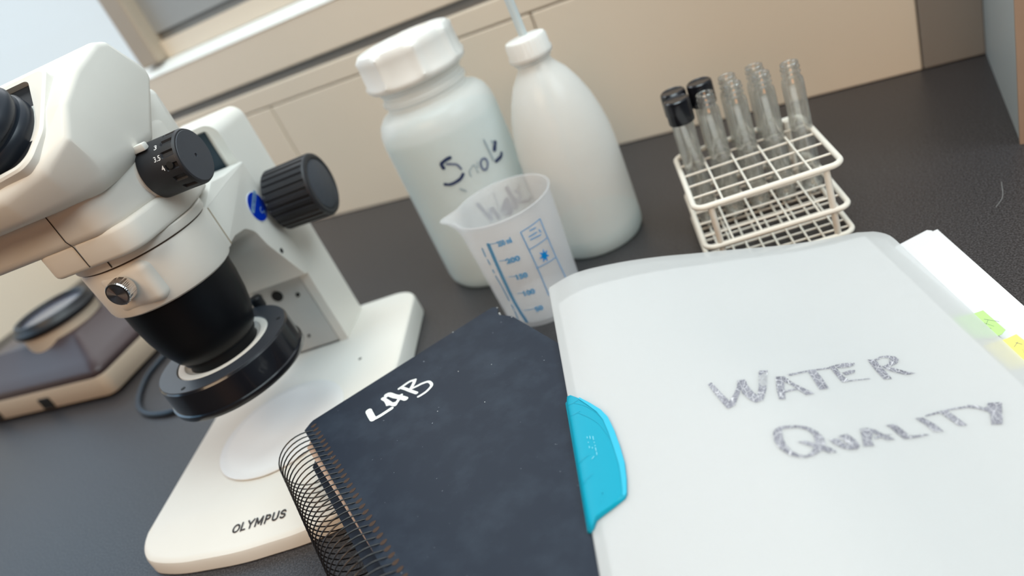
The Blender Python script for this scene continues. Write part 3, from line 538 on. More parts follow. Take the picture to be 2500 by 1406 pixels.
obj('zoom_body', side_prism(zp, -0.036, 0.036, 0.008, 4), M_CREAM, ms)
obj('knob_boss', lathe([(0, 0.020), (0.0178, 0.020), (0.0178, 0.0410), (0.0170, 0.0425), (0, 0.0425)], 48, axis='X'), M_CREAM, ms, loc=(0, -0.003, 0.2365))
# binocular head: hull of rounded control points, mirrored about its own middle
def hull_bm(ctrl, xc):
    bm = bmesh.new()
    for x, y, z, r in ctrl:
        for sx in (1, -1):
            cx = xc+sx*(x-xc)
            for i in range(9):
                th = math.pi*i/8
                for k in range(1 if i in (0, 8) else 16):
                    ph = 2*math.pi*k/16
                    bm.verts.new((cx+r*math.sin(th)*math.cos(ph), y+r*math.sin(th)*math.sin(ph), z+r*math.cos(th)))
    res = bmesh.ops.convex_hull(bm, input=bm.verts[:])
    junk = list({g for g in res['geom_interior'] if isinstance(g, bmesh.types.BMVert)})
    bmesh.ops.delete(bm, geom=junk, context='VERTS')
    loose = [v for v in bm.verts if not v.link_faces]; bmesh.ops.delete(bm, geom=loose, context='VERTS')
    bmesh.ops.dissolve_limit(bm, angle_limit=R(1.5), verts=bm.verts[:], edges=bm.edges[:])
    return bm
HC = [(0.0430, 0.0385, 0.2860, 0.0045), (0.0430, 0.0385, 0.2905, 0.0045), (0.0430, 0.0210, 0.3095, 0.0045), (0.0430, 0.0120, 0.3110, 0.0045), (0.0430, -0.0160, 0.3030, 0.0042),
      (0.0430, -0.0410, 0.2905, 0.0042), (0.0425, -0.0545, 0.2765, 0.0046), (0.0415, -0.0350, 0.2720, 0.0060), (0.0300, -0.0430, 0.2600, 0.0175), (0.0310, -0.0120, 0.2600, 0.0165), (0.0395, 0.0060, 0.2590, 0.0080),
      (0.0280, -0.0640, 0.2680, 0.0080), (0.0050, -0.0720, 0.2630, 0.0070), (0.0050, -0.0680, 0.2540, 0.0070), (0.0260, -0.0560, 0.2550, 0.0090), (0.0200, -0.0380, 0.2505, 0.0100)]
head = obj('binocular_head', hull_bm(HC, -0.026), M_CREAM, ms, ang=50)
# face frame
FT = R(33.7); FO = Vector((0, -0.0447, 0.2890)); FX = Vector((1, 0, 0)); FYv = Vector((0, math.cos(FT), math.sin(FT))); FN = Vector((0, -math.sin(FT), math.cos(FT)))
FM = Matrix(((FX.x, FYv.x, FN.x, FO.x), (FX.y, FYv.y, FN.y, FO.y), (FX.z, FYv.z, FN.z, FO.z), (0, 0, 0, 1)))
def onface(name, bm, m, parent, **k):
    for v in bm.verts: v.co = FM @ v.co
    return obj(name, bm, m, parent, **k)
pl = [(0.0185, 0.0325, 0.006), (0.0335, -0.008, 0.02), (0.028, -0.030, 0.012), (-0.026, -0.035, 0.04), (-0.080, -0.030, 0.012), (-0.0855, -0.008, 0.02), (-0.0705, 0.0325, 0.006)]
big = [(0.0315, 0.0370, 0.006), (0.0375, -0.012, 0.02), (0.0315, -0.0335, 0.012), (-0.026, -0.0415, 0.04), (-0.0835, -0.0335, 0.012), (-0.0895, -0.012, 0.02), (-0.0835, 0.0370, 0.006)]
so, si = poly_round(big), poly_round(pl)
b = bmesh.new()
def rg(o, z): return [b.verts.new((x, y, z)) for x, y in o]
r_ = [rg(so, -0.006), rg([(x*0.985-0.0004, y*0.985) for x, y in so], 0.0040), rg([(x*0.96-0.001, y*0.96) for x, y in so], 0.0052), rg(si, 0.0050), rg(si, -0.004)]
for p, q in zip(r_, r_[1:]):
    for i in range(len(so)): b.faces.new((p[i], p[(i+1) % len(so)], q[(i+1) % len(so)], q[i]))
onface('eyepiece_surround', b, M_CREAM, head)
onface('eyepiece_plate', prism_bm([(x*0.995, y*0.995) for x, y in si], -0.004, 0.0022, 0.0006, 2), M_BLACK, head)
for cx in (0.000, -0.060):
    e = lathe([(0, 0.002), (0.0270, 0.002), (0.0275, 0.004), (0.0275, 0.0085), (0.0262, 0.0105), (0.0245, 0.0110), (0.0245, 0.0125), (0.0262, 0.0135), (0.0268, 0.016), (0.0258, 0.020), (0.0225, 0.024), (0.0205, 0.030), (0.0205, 0.046), (0.0180, 0.047), (0.0150, 0.044), (0, 0.044)], 64)
    for v in e.verts: v.co.x += cx; v.co.y -= 0.003
    onface('eyepiece', e, M_RUBBER, head)
# seam lines on the underside
def strip(pts, w, name='seam', m=M_SEAM, par=None):
    return obj(name, tube_bm(pts, w, 6), m, par)
strip([(-0.0005, -0.0548, 0.2560), (-0.0005, -0.0548, 0.2270), (0.0, -0.0530, 0.2218), (0.0, -0.0527, 0.2075)], 0.0003, par=head)
strip([(0.006, -0.0453, 0.2052), (0.006, -0.0453, 0.2006)], 0.0004, 'index_mark', par=ms)
# zoom knobs with ratings
def zoom_knob(s):
    N = 14
    def mod(a, z):
        if z < 0.0192 or z > 0.0275: return 1.0
        return 1.0 if (a*N/(2*math.pi)) % 1.0 < 0.55 else 0.93
    prof = [(0, 0.0), (0.0169, 0.0), (0.0177, 0.0008), (0.0177, 0.0190), (0.0177, 0.0196), (0.0179, 0.0272), (0.0178, 0.0278), (0.0171, 0.0292), (0.0161, 0.0296), (0, 0.0296)]
    b = lathe(prof, N*10, axis='X', modr=mod)
    if s < 0:
        for v in b.verts: v.co.x *= -1
    k = obj('zoom_knob', b, M_KNOB, ms, loc=(0.0425 if s > 0 else -0.0945, -0.004, 0.2362), ang=30)
    c = lathe([(0, 0), (0.0163, 0), (0.0160, 0.0004), (0.0012, 0.0006), (0.0010, 0.0001), (0, 0.0001)], 48, axis='X')
    if s < 0:
        for v in c.verts: v.co.x *= -1
    obj('knob_face', c, M_KNOBFACE, k, loc=(s*0.0295, 0, 0))
    if s > 0:
        for txt, a, dx in (('3', 126, 0.0160), ('3.5', 150, 0.0160), ('4', 171, 0.0172)):
            t = fit_text(text_me(txt, 1.0, 0.01), 0.0047 if txt == '3.5' else 0.0021, 0.0033)
            for v in t.verts:
                ang = R(a)-v.co.y/0.0178
                v.co = Vector((dx+v.co.x, 0.01785*math.cos(ang), 0.01785*math.sin(ang)))
            obj('rating_mark', t, M_WINK, k, smooth=False)
        h = lathe([(0, 0), (0.0022, 0), (0.0022, 0.0006), (0, 0.0006)], 16)
        ang = R(170)
        for v in h.verts:
            rr = 0.0175+v.co.z; x, y = v.co.x, v.co.y; an = ang-y/0.0178
            v.co = Vector((0.0225+x, rr*math.cos(an), rr*math.sin(an)))
        obj('set_screw_hole', h, M_DARKHOLE, k)
zoom_knob(1); zoom_knob(-1)
pm = obj('index_pointer', box_bm(0.0400, 0.0530, -0.0160, -0.0105, 0.2515, 0.2560, 0.0009, 2), M_CREAM, ms)
# lens cone
obj('lens_cone', lathe([(0, 0.168), (0.0395, 0.168), (0.0390, 0.150), (0.0375, 0.136), (0.0350, 0.124), (0.0305, 0.1125), (0.0280, 0.110), (0.0280, 0.1075), (0.0262, 0.107), (0.0260, 0.098), (0, 0.098)], 80), mat('lens_black', (0.003, 0.004, 0.006), 0.38, spec=0.3), ms)
# ring adapter
ra = obj('ring_adapter', lathe([(0.0518, 0.0790), (0.0524, 0.0800), (0.0526, 0.0835), (0.0512, 0.0842), (0.0508, 0.1020), (0.0498, 0.1033), (0.0370, 0.1036), (0.0360, 0.1030), (0.0355, 0.0850), (0.0390, 0.0790)], 96, closed=True), M_BLACKG, ms)
obj('adapter_top', lathe([(0.0362, 0.1034), (0.0499, 0.1034), (0.0497, 0.1040), (0.0364, 0.1040)], 96, closed=True), mat('ring_top_grey', (0.04, 0.045, 0.055), 0.4), ra)
obj('adapter_collar', lathe([(0.0265, 0.097), (0.0356, 0.097), (0.0356, 0.1030), (0.0350, 0.1038), (0.0305, 0.1036), (0.0290, 0.1022), (0.0265, 0.1016)], 80, closed=True), M_CREAM, ms)
obj('adapter_clamp', lathe([(0, 0), (0.0045, 0), (0.005, 0.001), (0.005, 0.009), (0.0042, 0.010), (0, 0.010)], 32), M_BLACK, ra, loc=(0.009, 0.0535, 0.1005))
for a in (255, 20):
    obj('set_screw', lathe([(0, 0), (0.0017, 0), (0.0017, 0.0003), (0, 0.0003)], 16), M_DARKHOLE, ra, loc=(0.045*math.cos(R(a)), 0.045*math.sin(R(a)), 0.1039))

# ------------------------------------------------------------------ spiral notebook
NA = Vector((-0.3466, 0.2535)); ND = Vector((-0.7752, 0.6317)); NN = Vector((0.6317, 0.7752))
nb = empty('spiral_notebook', (NA.x, NA.y, 0.0)); NBW, NBL = 0.158, 0.262
tag(nb, 'black spiral-bound notebook marked in white paint, lying over the microscope base', 'notebook')
def nbp(u, v, h=0.0):                               # u to the right of the spine edge, v towards the top edge, h above the cover
    p = NN*u+ND*v; return Vector((p.x, p.y, 0.060-0.0065*u/0.16+h))
def slab(name, poly, h0, h1, m, parent, mapf=nbp, smooth=False):
    bm = bmesh.new(); n = len(poly)
    a = [bm.verts.new(mapf(x, y, h0)) for x, y in poly]; b = [bm.verts.new(mapf(x, y, h1)) for x, y in poly]
    bm.faces.new(a[::-1]); bm.faces.new(b)
    for i in range(n): bm.faces.new((a[i], a[(i+1) % n], b[(i+1) % n], b[i]))
    return obj(name, bm, m, parent, smooth=smooth)
cov = [(0.0, -NBL), (NBW, -NBL), (NBW-0.001, -0.024), (NBW-0.006, -0.010), (NBW-0.0012, -0.0022), (NBW-0.003, 0.003), (0.008, 0.0042), (0.0055, 0.0030), (0.0, -0.0012)]
cvr = slab('front_cover', cov, -0.0009, 0.0, M_NOTE, nb)
slab('page_block', [(0.0030, -NBL+0.001), (NBW-0.002, -NBL+0.001), (NBW-0.012, -0.003), (0.008, -0.002), (-0.0040, -0.018), (-0.0005, -0.130)], -0.018, -0.0024, M_PAGES, nb)
slab('back_cover', [(-0.0090, -NBL), (NBW-0.001, -NBL), (NBW-0.010, 0.0), (0.002, 0.0), (-0.0085, -0.016)], -0.0192, -0.0181, M_NOTE, nb)
# coil
npitch = 0.00571; cu, chz, cr = -0.0060, -0.0178, 0.0207
pts = []; turns = int((NBL-0.004)/npitch)
for i in range(turns*36+1):
    a = 2*math.pi*i/36; v = -0.0020-npitch*i/36
    pts.append(nbp(cu+cr*math.cos(-a+0.9), v, chz+cr*math.sin(-a+0.9)))
obj('spiral_coil', tube_bm(pts, 0.00047, 6), M_WIRE, nb, ang=80)
# punched holes: torn brown board showing around the wire
hm = None
for i in range(turns):
    v = -0.0026-npitch*i
    if hm is None:
        b = bmesh.new(); n = 14
        vs = [b.verts.new((0.0021*math.cos(2*math.pi*k/n), 0.00135*math.sin(2*math.pi*k/n)*(1-0.25*math.cos(2*math.pi*k/n)), 0)) for k in range(n)]
        b.faces.new(vs); hm = bm_mesh(b); hm.materials.append(M_HOLE)
    o = bpy.data.objects.new('punched_hole', hm); COL.objects.link(o); o.parent = cvr
    o.location = nbp(0.0066, v, 0.00012); o.rotation_euler = (0, R(2.3), math.atan2(NN.y, NN.x)+R(12))
obj('lettering', ribbon_bm([(p, w*2.05) for p, w in LAB], nbp, 0.00006, 8, 0.03), M_MARKW, cvr, smooth=False)
# worn white corner specks
sp = bmesh.new()
for (u, v, r_) in ((0.1565, -0.0015, 0.0007), (0.1535, -0.0100, 0.0011), (0.1530, -0.0120, 0.0008), (0.1560, -0.0240, 0.0006), (0.120, 0.0030, 0.0008), (0.100, -0.045, 0.0006), (0.118, -0.060, 0.0005), (0.072, -0.070, 0.0005), (0.096, -0.090, 0.0006)):
    vs = [sp.verts.new(nbp(u+r_*math.cos(k)*random.uniform(.5, 1), v+r_*math.sin(k)*random.uniform(.5, 1), 0.00009)) for k in range(6)]; sp.faces.new(vs)
obj('scuff', sp, mat('scuff_grey', (0.5, 0.52, 0.52), 0.8), cvr, smooth=False)['kind'] = 'stuff'

# ------------------------------------------------------------------ folder with translucent cover
FP = Vector((-0.2054, 0.3824)); FD = Vector((-0.3691, 0.9294)); FN2 = Vector((0.9294, 0.3691))
ZU = (0, .02, .049, .077, .104, .131, .158, .186, .214, .235); ZZ = (.0585, .0621, .0584, .0517, .0434, .0351, .0265, .0192, .0142, .0105)
ZU2 = (0, .03, .06, .09, .115, .14, .17, .20, .235); ZZ2 = (.0585, .0612, .0608, .0575, .049, .038, .0255, .0170, .0115)
def zcov(u, v):
    t = min(1, max(0, (-v-.06)/.12)); t = t*t*(3-2*t)
    u = max(u, 0)
    return interp(u, ZU, ZZ)*(1-t)+interp(u, ZU2, ZZ2)*t
def fp(u, v, h=0.0):
    p = FN2*u+FD*v; return Vector((p.x, p.y, zcov(u, v)+h))
fo = empty('clip_folder', (FP.x, FP.y, 0.0))
tag(fo, 'frosted translucent clip folder lettered in grey marker, lying on the notebook', 'folder')
def sheet(name, umax, vtop, vbot, h0, th, m, parent, umin=0.0, corner=0.0, nu=60, nv=60, edge=None, slopetop=0.0):
    bm = bmesh.new(); G = []
    for j in range(nv+1):
        row = []
        for i in range(nu+1):
            fu = i/nu; fv = j/nv
            v = vtop+(vbot-vtop)*fv
            um = edge(v) if edge else umax
            if corner and (vtop-v) < corner: um -= corner-math.sqrt(max(0, corner**2-(corner-(vtop-v))**2))
            u = umin+(um-umin)*fu
            row.append((u, v-slopetop*u*(1-fv)))
        G.append(row)
    T = [[bm.verts.new(fp(u, v, h0)) for u, v in r] for r in G]; B = [[bm.verts.new(fp(u, v, h0-th)) for u, v in r] for r in G]
    for j in range(nv):
        for i in range(nu):
            bm.faces.new((T[j][i], T[j][i+1], T[j+1][i+1], T[j+1][i])); bm.faces.new((B[j][i], B[j+1][i], B[j+1][i+1], B[j][i+1]))
    for j in range(nv):
        bm.faces.new((T[j][0], T[j+1][0], B[j+1][0], B[j][0])); bm.faces.new((T[j][nu], B[j][nu], B[j+1][nu], T[j+1][nu]))
    for i in range(nu):
        bm.faces.new((T[0][i], B[0][i], B[0][i+1], T[0][i+1])); bm.faces.new((T[nv][i], T[nv][i+1], B[nv][i+1], B[nv][i]))
    return obj(name, bm, m, parent, ang=50)
edge = lambda v: 0.2275+0.050*max(v+0.02, -0.30)*(1 if v < -0.02 else 0)
fc = sheet('front_cover', 0.2275, 0.0, -0.300, 0.0, 0.0004, M_COVER, fo, corner=0.016, edge=edge, nv=90)
sheet('spine_fold', 0.0045, -0.001, -0.300, -0.0005, 0.0006, M_COVER, fo, umin=-0.0006, nu=6)
sheet('back_cover', 0.2240, -0.002, -0.300, -0.00255, 0.0004, M_COVER, fo, umin=0.002, corner=0.014)
# writing
sb = bmesh.new(); dz = 0
for poly in WQ:
    dz += 0.0000015
    c = Vector((sum(p[0] for p in poly)/len(poly), sum(p[1] for p in poly)/len(poly)))
    vs = [sb.verts.new(fp(u, v, 0.00007+dz)) for u, v in poly]; sb.faces.new(vs)
bmesh.ops.triangulate(sb, faces=sb.faces[:])
obj('lettering', sb, M_SCRATCH, fc, smooth=False)
# clip
cl = bmesh.new(); n = len(CLIP)
def clh(u): return 0.0012+0.0030*math.exp(-(max(u, 0)/0.0060)**2)*0.9+0.0006
def clipsurf(shrink, h, drop=0.0):
    cx = sum(p[0] for p in CLIP)/n; cy = sum(p[1] for p in CLIP)/n
    return [(p[0]+(cx-p[0])*shrink, p[1]+(cy-p[1])*shrink*0.35) for p in CLIP]
G = [clipsurf(s_, 0) for s_ in (0.0, 0.06, 0.2, 0.4, 0.6, 0.8, 0.97)]
def clz(u, v, k):
    r = 0.0034; uu = u+0.0020
    if uu < r: hh = math.sqrt(max(0, r*r-(r-uu)**2))*0.85
    else: hh = r*0.85-(uu-r)*0.075
    return max(hh, 0.0009)
lay = [[cl.verts.new(fp(u, v, 0.00035)) for u, v in G[0]]]+[[cl.verts.new(fp(u, v, clz(u, v, k)*(0.45 if k == 0 else 1))) for u, v in g] for k, g in enumerate(G)]
for a, b in zip(lay, lay[1:]):
    for i in range(n): cl.faces.new((a[i], a[(i+1) % n], b[(i+1) % n], b[i]))
cl.faces.new(lay[-1])
cp_ = obj('swing_clip', cl, M_CLIP, fo, ang=50)
obj('clip_underside', tube_bm([fp(-0.0010, v, -0.0018) for v in (-0.127, -0.15, -0.18, -0.21, -0.2165)], 0.0018, 10), M_CLIP, fo)
# pale bevelled rim along the curved edge
rim = [p for p in CLIP[2:12]]
rb = bmesh.new()
inner = [(p[0]-0.0030*(0.25+0.75*math.sin(math.pi*i/(len(rim)-1))), p[1]+(0.0015 if i > 6 else -0.0010)) for i, p in enumerate(rim)]
A_ = [rb.verts.new(fp(u, v, clz(u, v, 0)+0.00025)) for u, v in rim]; B_ = [rb.verts.new(fp(u, v, clz(u, v, 0)+0.00045)) for u, v in inner]
for i in range(len(rim)-1): rb.faces.new((A_[i], A_[i+1], B_[i+1], B_[i]))
obj('clip_rim', rb, M_CLIPP, cp_)
grv = []
for v0, v1 in ((-0.1335, -0.1345), (-0.1425, -0.1435), (-0.1785, -0.1765), (-0.1925, -0.1895)):
    grv.append(([(-0.0008, v0), (0.002, v0*0.3+v1*0.7), (0.0055, v1+0.0012)], 0.00022))
grv.append(([(0.0030, -0.1345), (0.0085, -0.1400), (0.0135, -0.1480), (0.0180, -0.1590)], 0.00018))
grv.append(([(0.0040, -0.1430), (0.0095, -0.1500), (0.0140, -0.1580), (0.0175, -0.1700)], 0.00018))
obj('groove', ribbon_bm(grv, lambda a, b, h: fp(a, b, clz(a, b, 1)+0.0003+h), 0.0, 6), mat('clip_groove', (0.0, 0.36, 0.52), 0.4), cp_, smooth=False)
obj('moulded_marks', ribbon_bm([([tuple(q) for q in p], 0.0003) for p in EMB], lambda a, b, h: fp(a, b, clz(a, b, 1)+0.0004+h), 0.0, 2), mat('clip_marks', (0.25, 0.72, 0.85), 0.3), cp_, smooth=False)

# papers held inside and loose sheets below
ps = empty('paper_bundle', (FP.x, FP.y, 0.0))
tag(ps, 'white papers seen through the frosted folder cover', 'papers')
sheet('paper', 0.2140, -0.0260, -0.290, -0.0010, 0.0006, M_PAPER, ps, umin=0.0045, edge=lambda v: 0.2150+0.03*v, slopetop=-0.095)
sheet('paper', 0.2120, -0.0285, -0.288, -0.0017, 0.0006, M_PAPER, ps, umin=0.0060, edge=lambda v: 0.2130+0.02*v, slopetop=-0.085)
def flat(name, poly, z0, z1, lab, cat='paper', m=M_PAPER, zf=None, group=None):
    bm = bmesh.new(); n = len(poly)
    w = [(FP+FN2*u+FD*v) for u, v in poly]
    zf = zf or (lambda i: 0)
    a = [bm.verts.new((p.x, p.y, z0+zf(i))) for i, p in enumerate(w)]; b = [bm.verts.new((p.x, p.y, z1+zf(i))) for i, p in enumerate(w)]
    bm.faces.new(a[::-1]); bm.faces.new(b)
    for i in range(n): bm.faces.new((a[i], a[(i+1) % n], b[(i+1) % n], b[i]))
    bmesh.ops.triangulate(bm, faces=bm.faces[:])
    return tag(obj(name, bm, m, None, smooth=False), lab, cat)
sh = [(0.130, -0.030), (0.165, -0.0245), (0.200, -0.0185), (0.222, -0.0140), (0.2400, -0.0095), (0.2545, -0.0060), (0.2565, -0.0085), (0.2500, -0.110), (0.2385, -0.2850), (0.130, -0.295)]
flat('paper_sheet', sh, 0.0004, 0.0012, 'lower loose white sheet with its corner out on the dark worktop')
sh2 = [(0.130, -0.034), (0.200, -0.0225), (0.222, -0.0185), (0.2400, -0.0150), (0.2525, -0.0120), (0.2588, -0.0112), (0.2518, -0.110), (0.2395, -0.2850), (0.130, -0.296)]
flat('paper_sheet', [(u, v) for u, v in sh2], 0.0013, 0.0026, 'upper loose white sheet carrying the green and yellow tabs')
# index tabs
def tab(poly, z, m, lab, marks):
    t = flat('index_tab', poly, z, z+0.0003, lab, 'index tab', m)
    cu_ = sum(p[0] for p in poly)/len(poly); cv_ = sum(p[1] for p in poly)/len(poly)
    def mf(a, b, h): p = FP+FN2*(cu_+a)+FD*(cv_+b); return (p.x, p.y, z+0.0004+h)
    obj('lettering', ribbon_bm(marks, mf, 0.0, 4), M_PENCIL, t, smooth=False)
    return t
TG = [(u, v) for u, v in TABG]; TY = [(u, v) for u, v in TABY]
tab([(TG[0][0], TG[0][1]), TG[1], TG[2], TG[3], TG[4], (0.2120, -0.1300), (0.2120, -0.1100)], 0.0120, M_GREEN, 'pale green index tab with a pencilled mark at the folder edge',
    [([(0.0035, 0.0045), (0.0072, 0.0000), (0.0078, -0.0010)], 0.0003), ([(0.0000, 0.0010), (0.0020, -0.0040)], 0.0002), ([(0.0018, 0.0020), (0.0040, -0.0030)], 0.0002), ([(0.0045, 0.0028), (0.0005, -0.0012)], 0.0002)])
tab([TY[0], TY[1], TY[2], (0.2290, -0.1560), (0.2190, -0.1600), (0.2120, -0.1580), (0.2120, -0.1370)], 0.0118, M_YELLOW, 'yellow index tab with pencilled letters, nearer the front than the green tab',
    [([(0.0035, 0.0060), (0.0050, 0.0035)], 0.00035), ([(0.0010, 0.0035), (0.0045, 0.0060)], 0.00025), ([(0.0025, 0.0000), (0.0045, -0.0020)], 0.0002), ([(0.0020, -0.0020), (0.0050, -0.0002)], 0.0002), ([(0.0055, -0.0030), (0.0030, -0.0065), (0.0060, -0.0060), (0.0040, -0.0090)], 0.00025)])

# ------------------------------------------------------------------ bottles
def shell(prof, th):                                # closed wall from an outer profile
    inner = []
    for i, (r, z) in enumerate(prof):
        a = Vector(prof[max(i-1, 0)]); b = Vector(prof[min(i+1, len(prof)-1)]); t = (b-a).normalized() if (b-a).length else Vector((1, 0))
        n_ = Vector((-t.y, t.x)); inner.append((max(r+n_.x*th, 0.0), z+n_.y*th))
    return inner
def walled(name, prof, th, m, parent, seg=72, **k):
    inn = shell(prof, th); inn[0] = (0, prof[0][1]+th)
    return obj(name, lathe(prof+inn[::-1], seg), m, parent, **k)
b1 = empty('wide_neck_bottle', (-0.3257, 0.5426, 0.0))
tag(b1, 'large milky wide-neck bottle with white screw cap and handwriting', 'bottle')
P1 = [(0, 0.0015), (0.040, 0.001), (0.0465, 0.0), (0.0505, 0.0015), (0.0535, 0.006), (0.0545, 0.013), (0.0545, 0.060), (0.0545, 0.120), (0.0545, 0.148), (0.0535, 0.157), (0.0505, 0.165), (0.0455, 0.1705), (0.0400, 0.1730), (0.0375, 0.1745), (0.0370, 0.178), (0.0390, 0.1800), (0.0390, 0.1830), (0.0370, 0.1845), (0.0368, 0.189), (0.0385, 0.1905), (0.0385, 0.193), (0.0365, 0.195), (0.0360, 0.205), (0.0350, 0.206)]
walled('bottle_body', P1, 0.0012, M_HDPE, b1, 96)
obj('liquid', lathe([(0, 0.003), (0.0490, 0.003), (0.0525, 0.008), (0.0531, 0.014), (0.0531, 0.1500), (0, 0.1500)], 80), M_LIQ, b1)
def capmod(a, z):
    t = (a*8/(2*math.pi)) % 1.0; w = math.exp(-((t-0.5)/0.13)**2)
    return 1.0+(0.045*w if 0.1995 < z < 0.226 else 0)
cap1 = obj('screw_cap', lathe([(0.0370, 0.1950), (0.0435, 0.1945), (0.0452, 0.1965), (0.0448, 0.2000), (0.0430, 0.2030), (0.0425, 0.2190), (0.0430, 0.2230), (0.0412, 0.2265), (0.0385, 0.2268), (0.0370, 0.2250), (0.0200, 0.2275), (0, 0.2280), (0, 0.2240), (0.0370, 0.2220)], 160, modr=capmod), M_CAP, b1, rot=(0, 0, R(15)), ang=50)
cap1.scale = (1, 1, 1)
def mk_writing(parent, cx, Rr, strokes, ms_, lift=0.0004):
    for nm, sel, m in ms_:
        for i, (p, w) in enumerate(strokes):
            if i in sel:
                obj(nm, ribbon_bm([([(a*Rr, z) for a, z in p], w*2.5)], lambda a, b, h: ((Rr+lift+h+i*0.00001)*math.cos(a/Rr), (Rr+lift+h+i*0.00001)*math.sin(a/Rr), b), 0.0, 6, 0.12), m, parent, smooth=False)
N1 = len(B1W)
mk_writing(b1, 0, 0.0545, B1W, [('handwriting', {0, 2, 8, 10, 12, 13, 15, 17, 18, 20, 21, 23}, M_MARK), ('handwriting', {1, 6, 14, 19}, M_MARKF), ('handwriting', {3, 4, 5, 7, 9, 11, 16, 22, 24}, M_MARKL)])

b2 = empty('wash_bottle', (-0.225, 0.552, 0.0))
tag(b2, 'milky wash bottle with sloping shoulders and a straw through its cap', 'bottle')
P2 = [(0, 0.003), (0.030, 0.0025), (0.0365, 0.0), (0.0405, 0.0015), (0.0430, 0.006), (0.0437, 0.014), (0.0437, 0.060), (0.0435, 0.088), (0.0425, 0.102), (0.0400, 0.117), (0.0360, 0.132), (0.0305, 0.1460), (0.0240, 0.1580), (0.0175, 0.1660), (0.0150, 0.1695), (0.0145, 0.1720), (0.0160, 0.1735), (0.0160, 0.1750), (0.0145, 0.1765), (0.0142, 0.1850), (0.013, 0.186)]
walled('bottle_body', P2, 0.0011, M_HDPE, b2, 80)
obj('liquid', lathe([(0, 0.005), (0.0370, 0.005), (0.0415, 0.009), (0.0423, 0.014), (0.0424, 0.0185), (0, 0.0185)], 64), M_LIQ, b2)
obj('screw_cap', lathe([(0.0145, 0.1762), (0.0178, 0.1760), (0.0186, 0.1775), (0.0184, 0.1800), (0.0176, 0.1820), (0.0174, 0.1905), (0.0165, 0.1925), (0.0060, 0.1935), (0.0045, 0.1945), (0, 0.1945)], 120, modr=lambda a, z: 1+(0.018 if (a*30/(2*math.pi)) % 1 < 0.5 and 0.178 < z < 0.1915 else 0)), M_CAP, b2, ang=50)
obj('straw', tube_bm([(0.0, 0.0, 0.012), (0.0, 0, 0.10), (0.0, 0.0, 0.19), (-0.0010, 0.001, 0.215), (-0.003, 0.002, 0.262), (-0.008, -0.002, 0.30), (-0.022, -0.01, 0.315), (-0.05, -0.03, 0.305)], 0.0036, 16), M_TUBE, b2)

# ------------------------------------------------------------------ measuring beaker
bk = empty('measuring_beaker', (-0.2515, 0.4520, 0.0))
tag(bk, 'small translucent measuring beaker with blue printed scale, in front of the bottles', 'beaker')
BH = 0.1015
def rb_(z): return 0.0345+0.0055*z/BH
seg = 96; SPA = math.atan2(0.445+0.0-0.4520-0.004, -0.046)
SPA = -2.836
def spout(a, z):
    d_ = (a-SPA+math.pi) % (2*math.pi)-math.pi; t = max(0, (z-0.080)/(BH-0.080)); return 1+0.27*t*t*math.exp(-(d_/0.20)**2)-0.02*t*math.exp(-((abs(d_)-0.42)/0.2)**2)
PB = [(0, 0.0018), (0.0300, 0.0016), (0.0318, 0.0), (0.0335, 0.0008), (0.0347, 0.004)]+[(rb_(z), z) for z in (0.02, 0.04, 0.06, 0.08, 0.085, 0.09, 0.094, 0.097)]+[(0.0402, 0.0990), (0.0412, 0.1005), (0.0415, 0.1012), (0.0408, 0.1018), (0.0395, 0.1014)]
inn = [(r-0.0011, z) for r, z in ((0.0402, 0.0985),)]+[(rb_(z)-0.0011, z) for z in (0.097, 0.094, 0.09, 0.085, 0.08, 0.06, 0.04, 0.02, 0.006)]+[(0.0300, 0.0030), (0, 0.0032)]
obj('beaker_body', lathe(PB+inn, seg, modr=spout), M_BEAK, bk)
def bmap(a, b, h):                                  # a: arc length at radius 0.037, b: height
    an = a/0.037; r = rb_(b)+0.0004+h; return (r*math.cos(an), r*math.sin(an), b)
def st(key, w): return ([(a*0.037, z) for a, z in BK[key]], w)
S1 = [st('bar', 0.0030)]+[st(k, 0.0012) for k in ('dash', 'd2', 'd3', 'd4', 'd5', 'd6')]+[st(k, 0.0006) for k in ('t1', 't2', 't3', 't4', 't5')]
obj('scale_print', ribbon_bm(S1, bmap, 0.0, 5), M_BPRINT, bk, smooth=False)
S2 = [st(k, 0.0009) for k in ('f1', 'f4', 'f5')]+[st('f2', 0.0010), st('f3', 0.0010)]+[st(k, 0.0012) for k in ('w1', 'w2', 'w3', 'w4')]
obj('frame_print', ribbon_bm(S2, bmap, 0.0, 5), M_BPRINT2, bk, smooth=False)
for key, txt in (('l1', '250'), ('l2', '200'), ('l3', '150'), ('l4', '100'), ('l5', '50')):
    (a0, z0), (a1, z1) = BK[key]; w = abs(a1-a0)*0.037
    t = fit_text(text_me(txt+(' ml' if key == 'l1' else ''), 1.0, 0.06), w*1.1, 0.0050)
    an = math.atan2(z1-z0, (a1-a0)*0.037)
    for v_ in t.verts:
        x, y = v_.co.x, v_.co.y; X = x*math.cos(an)-y*math.sin(an); Y = x*math.sin(an)+y*math.cos(an)
        v_.co = Vector(bmap((a0+a1)/2*0.037+X, (z0+z1)/2+Y, 0.00005))
    obj('scale_number', t, M_BPRINT, bk, smooth=False)
star = bmesh.new(); sc_ = (-0.694*0.037, 0.0592)
vs = [star.verts.new(bmap(sc_[0]+(0.0046 if k % 2 else 0.0020)*math.cos(k*math.pi/7), sc_[1]+(0.0062 if k % 2 else 0.0028)*math.sin(k*math.pi/7), 0.0001)) for k in range(14)]
star.faces.new(vs); bmesh.ops.triangulate(star, faces=star.faces[:])
obj('round_emblem', star, mat('beaker_bright_blue', (0.0, 0.28, 0.78), 0.5), bk, smooth=False)

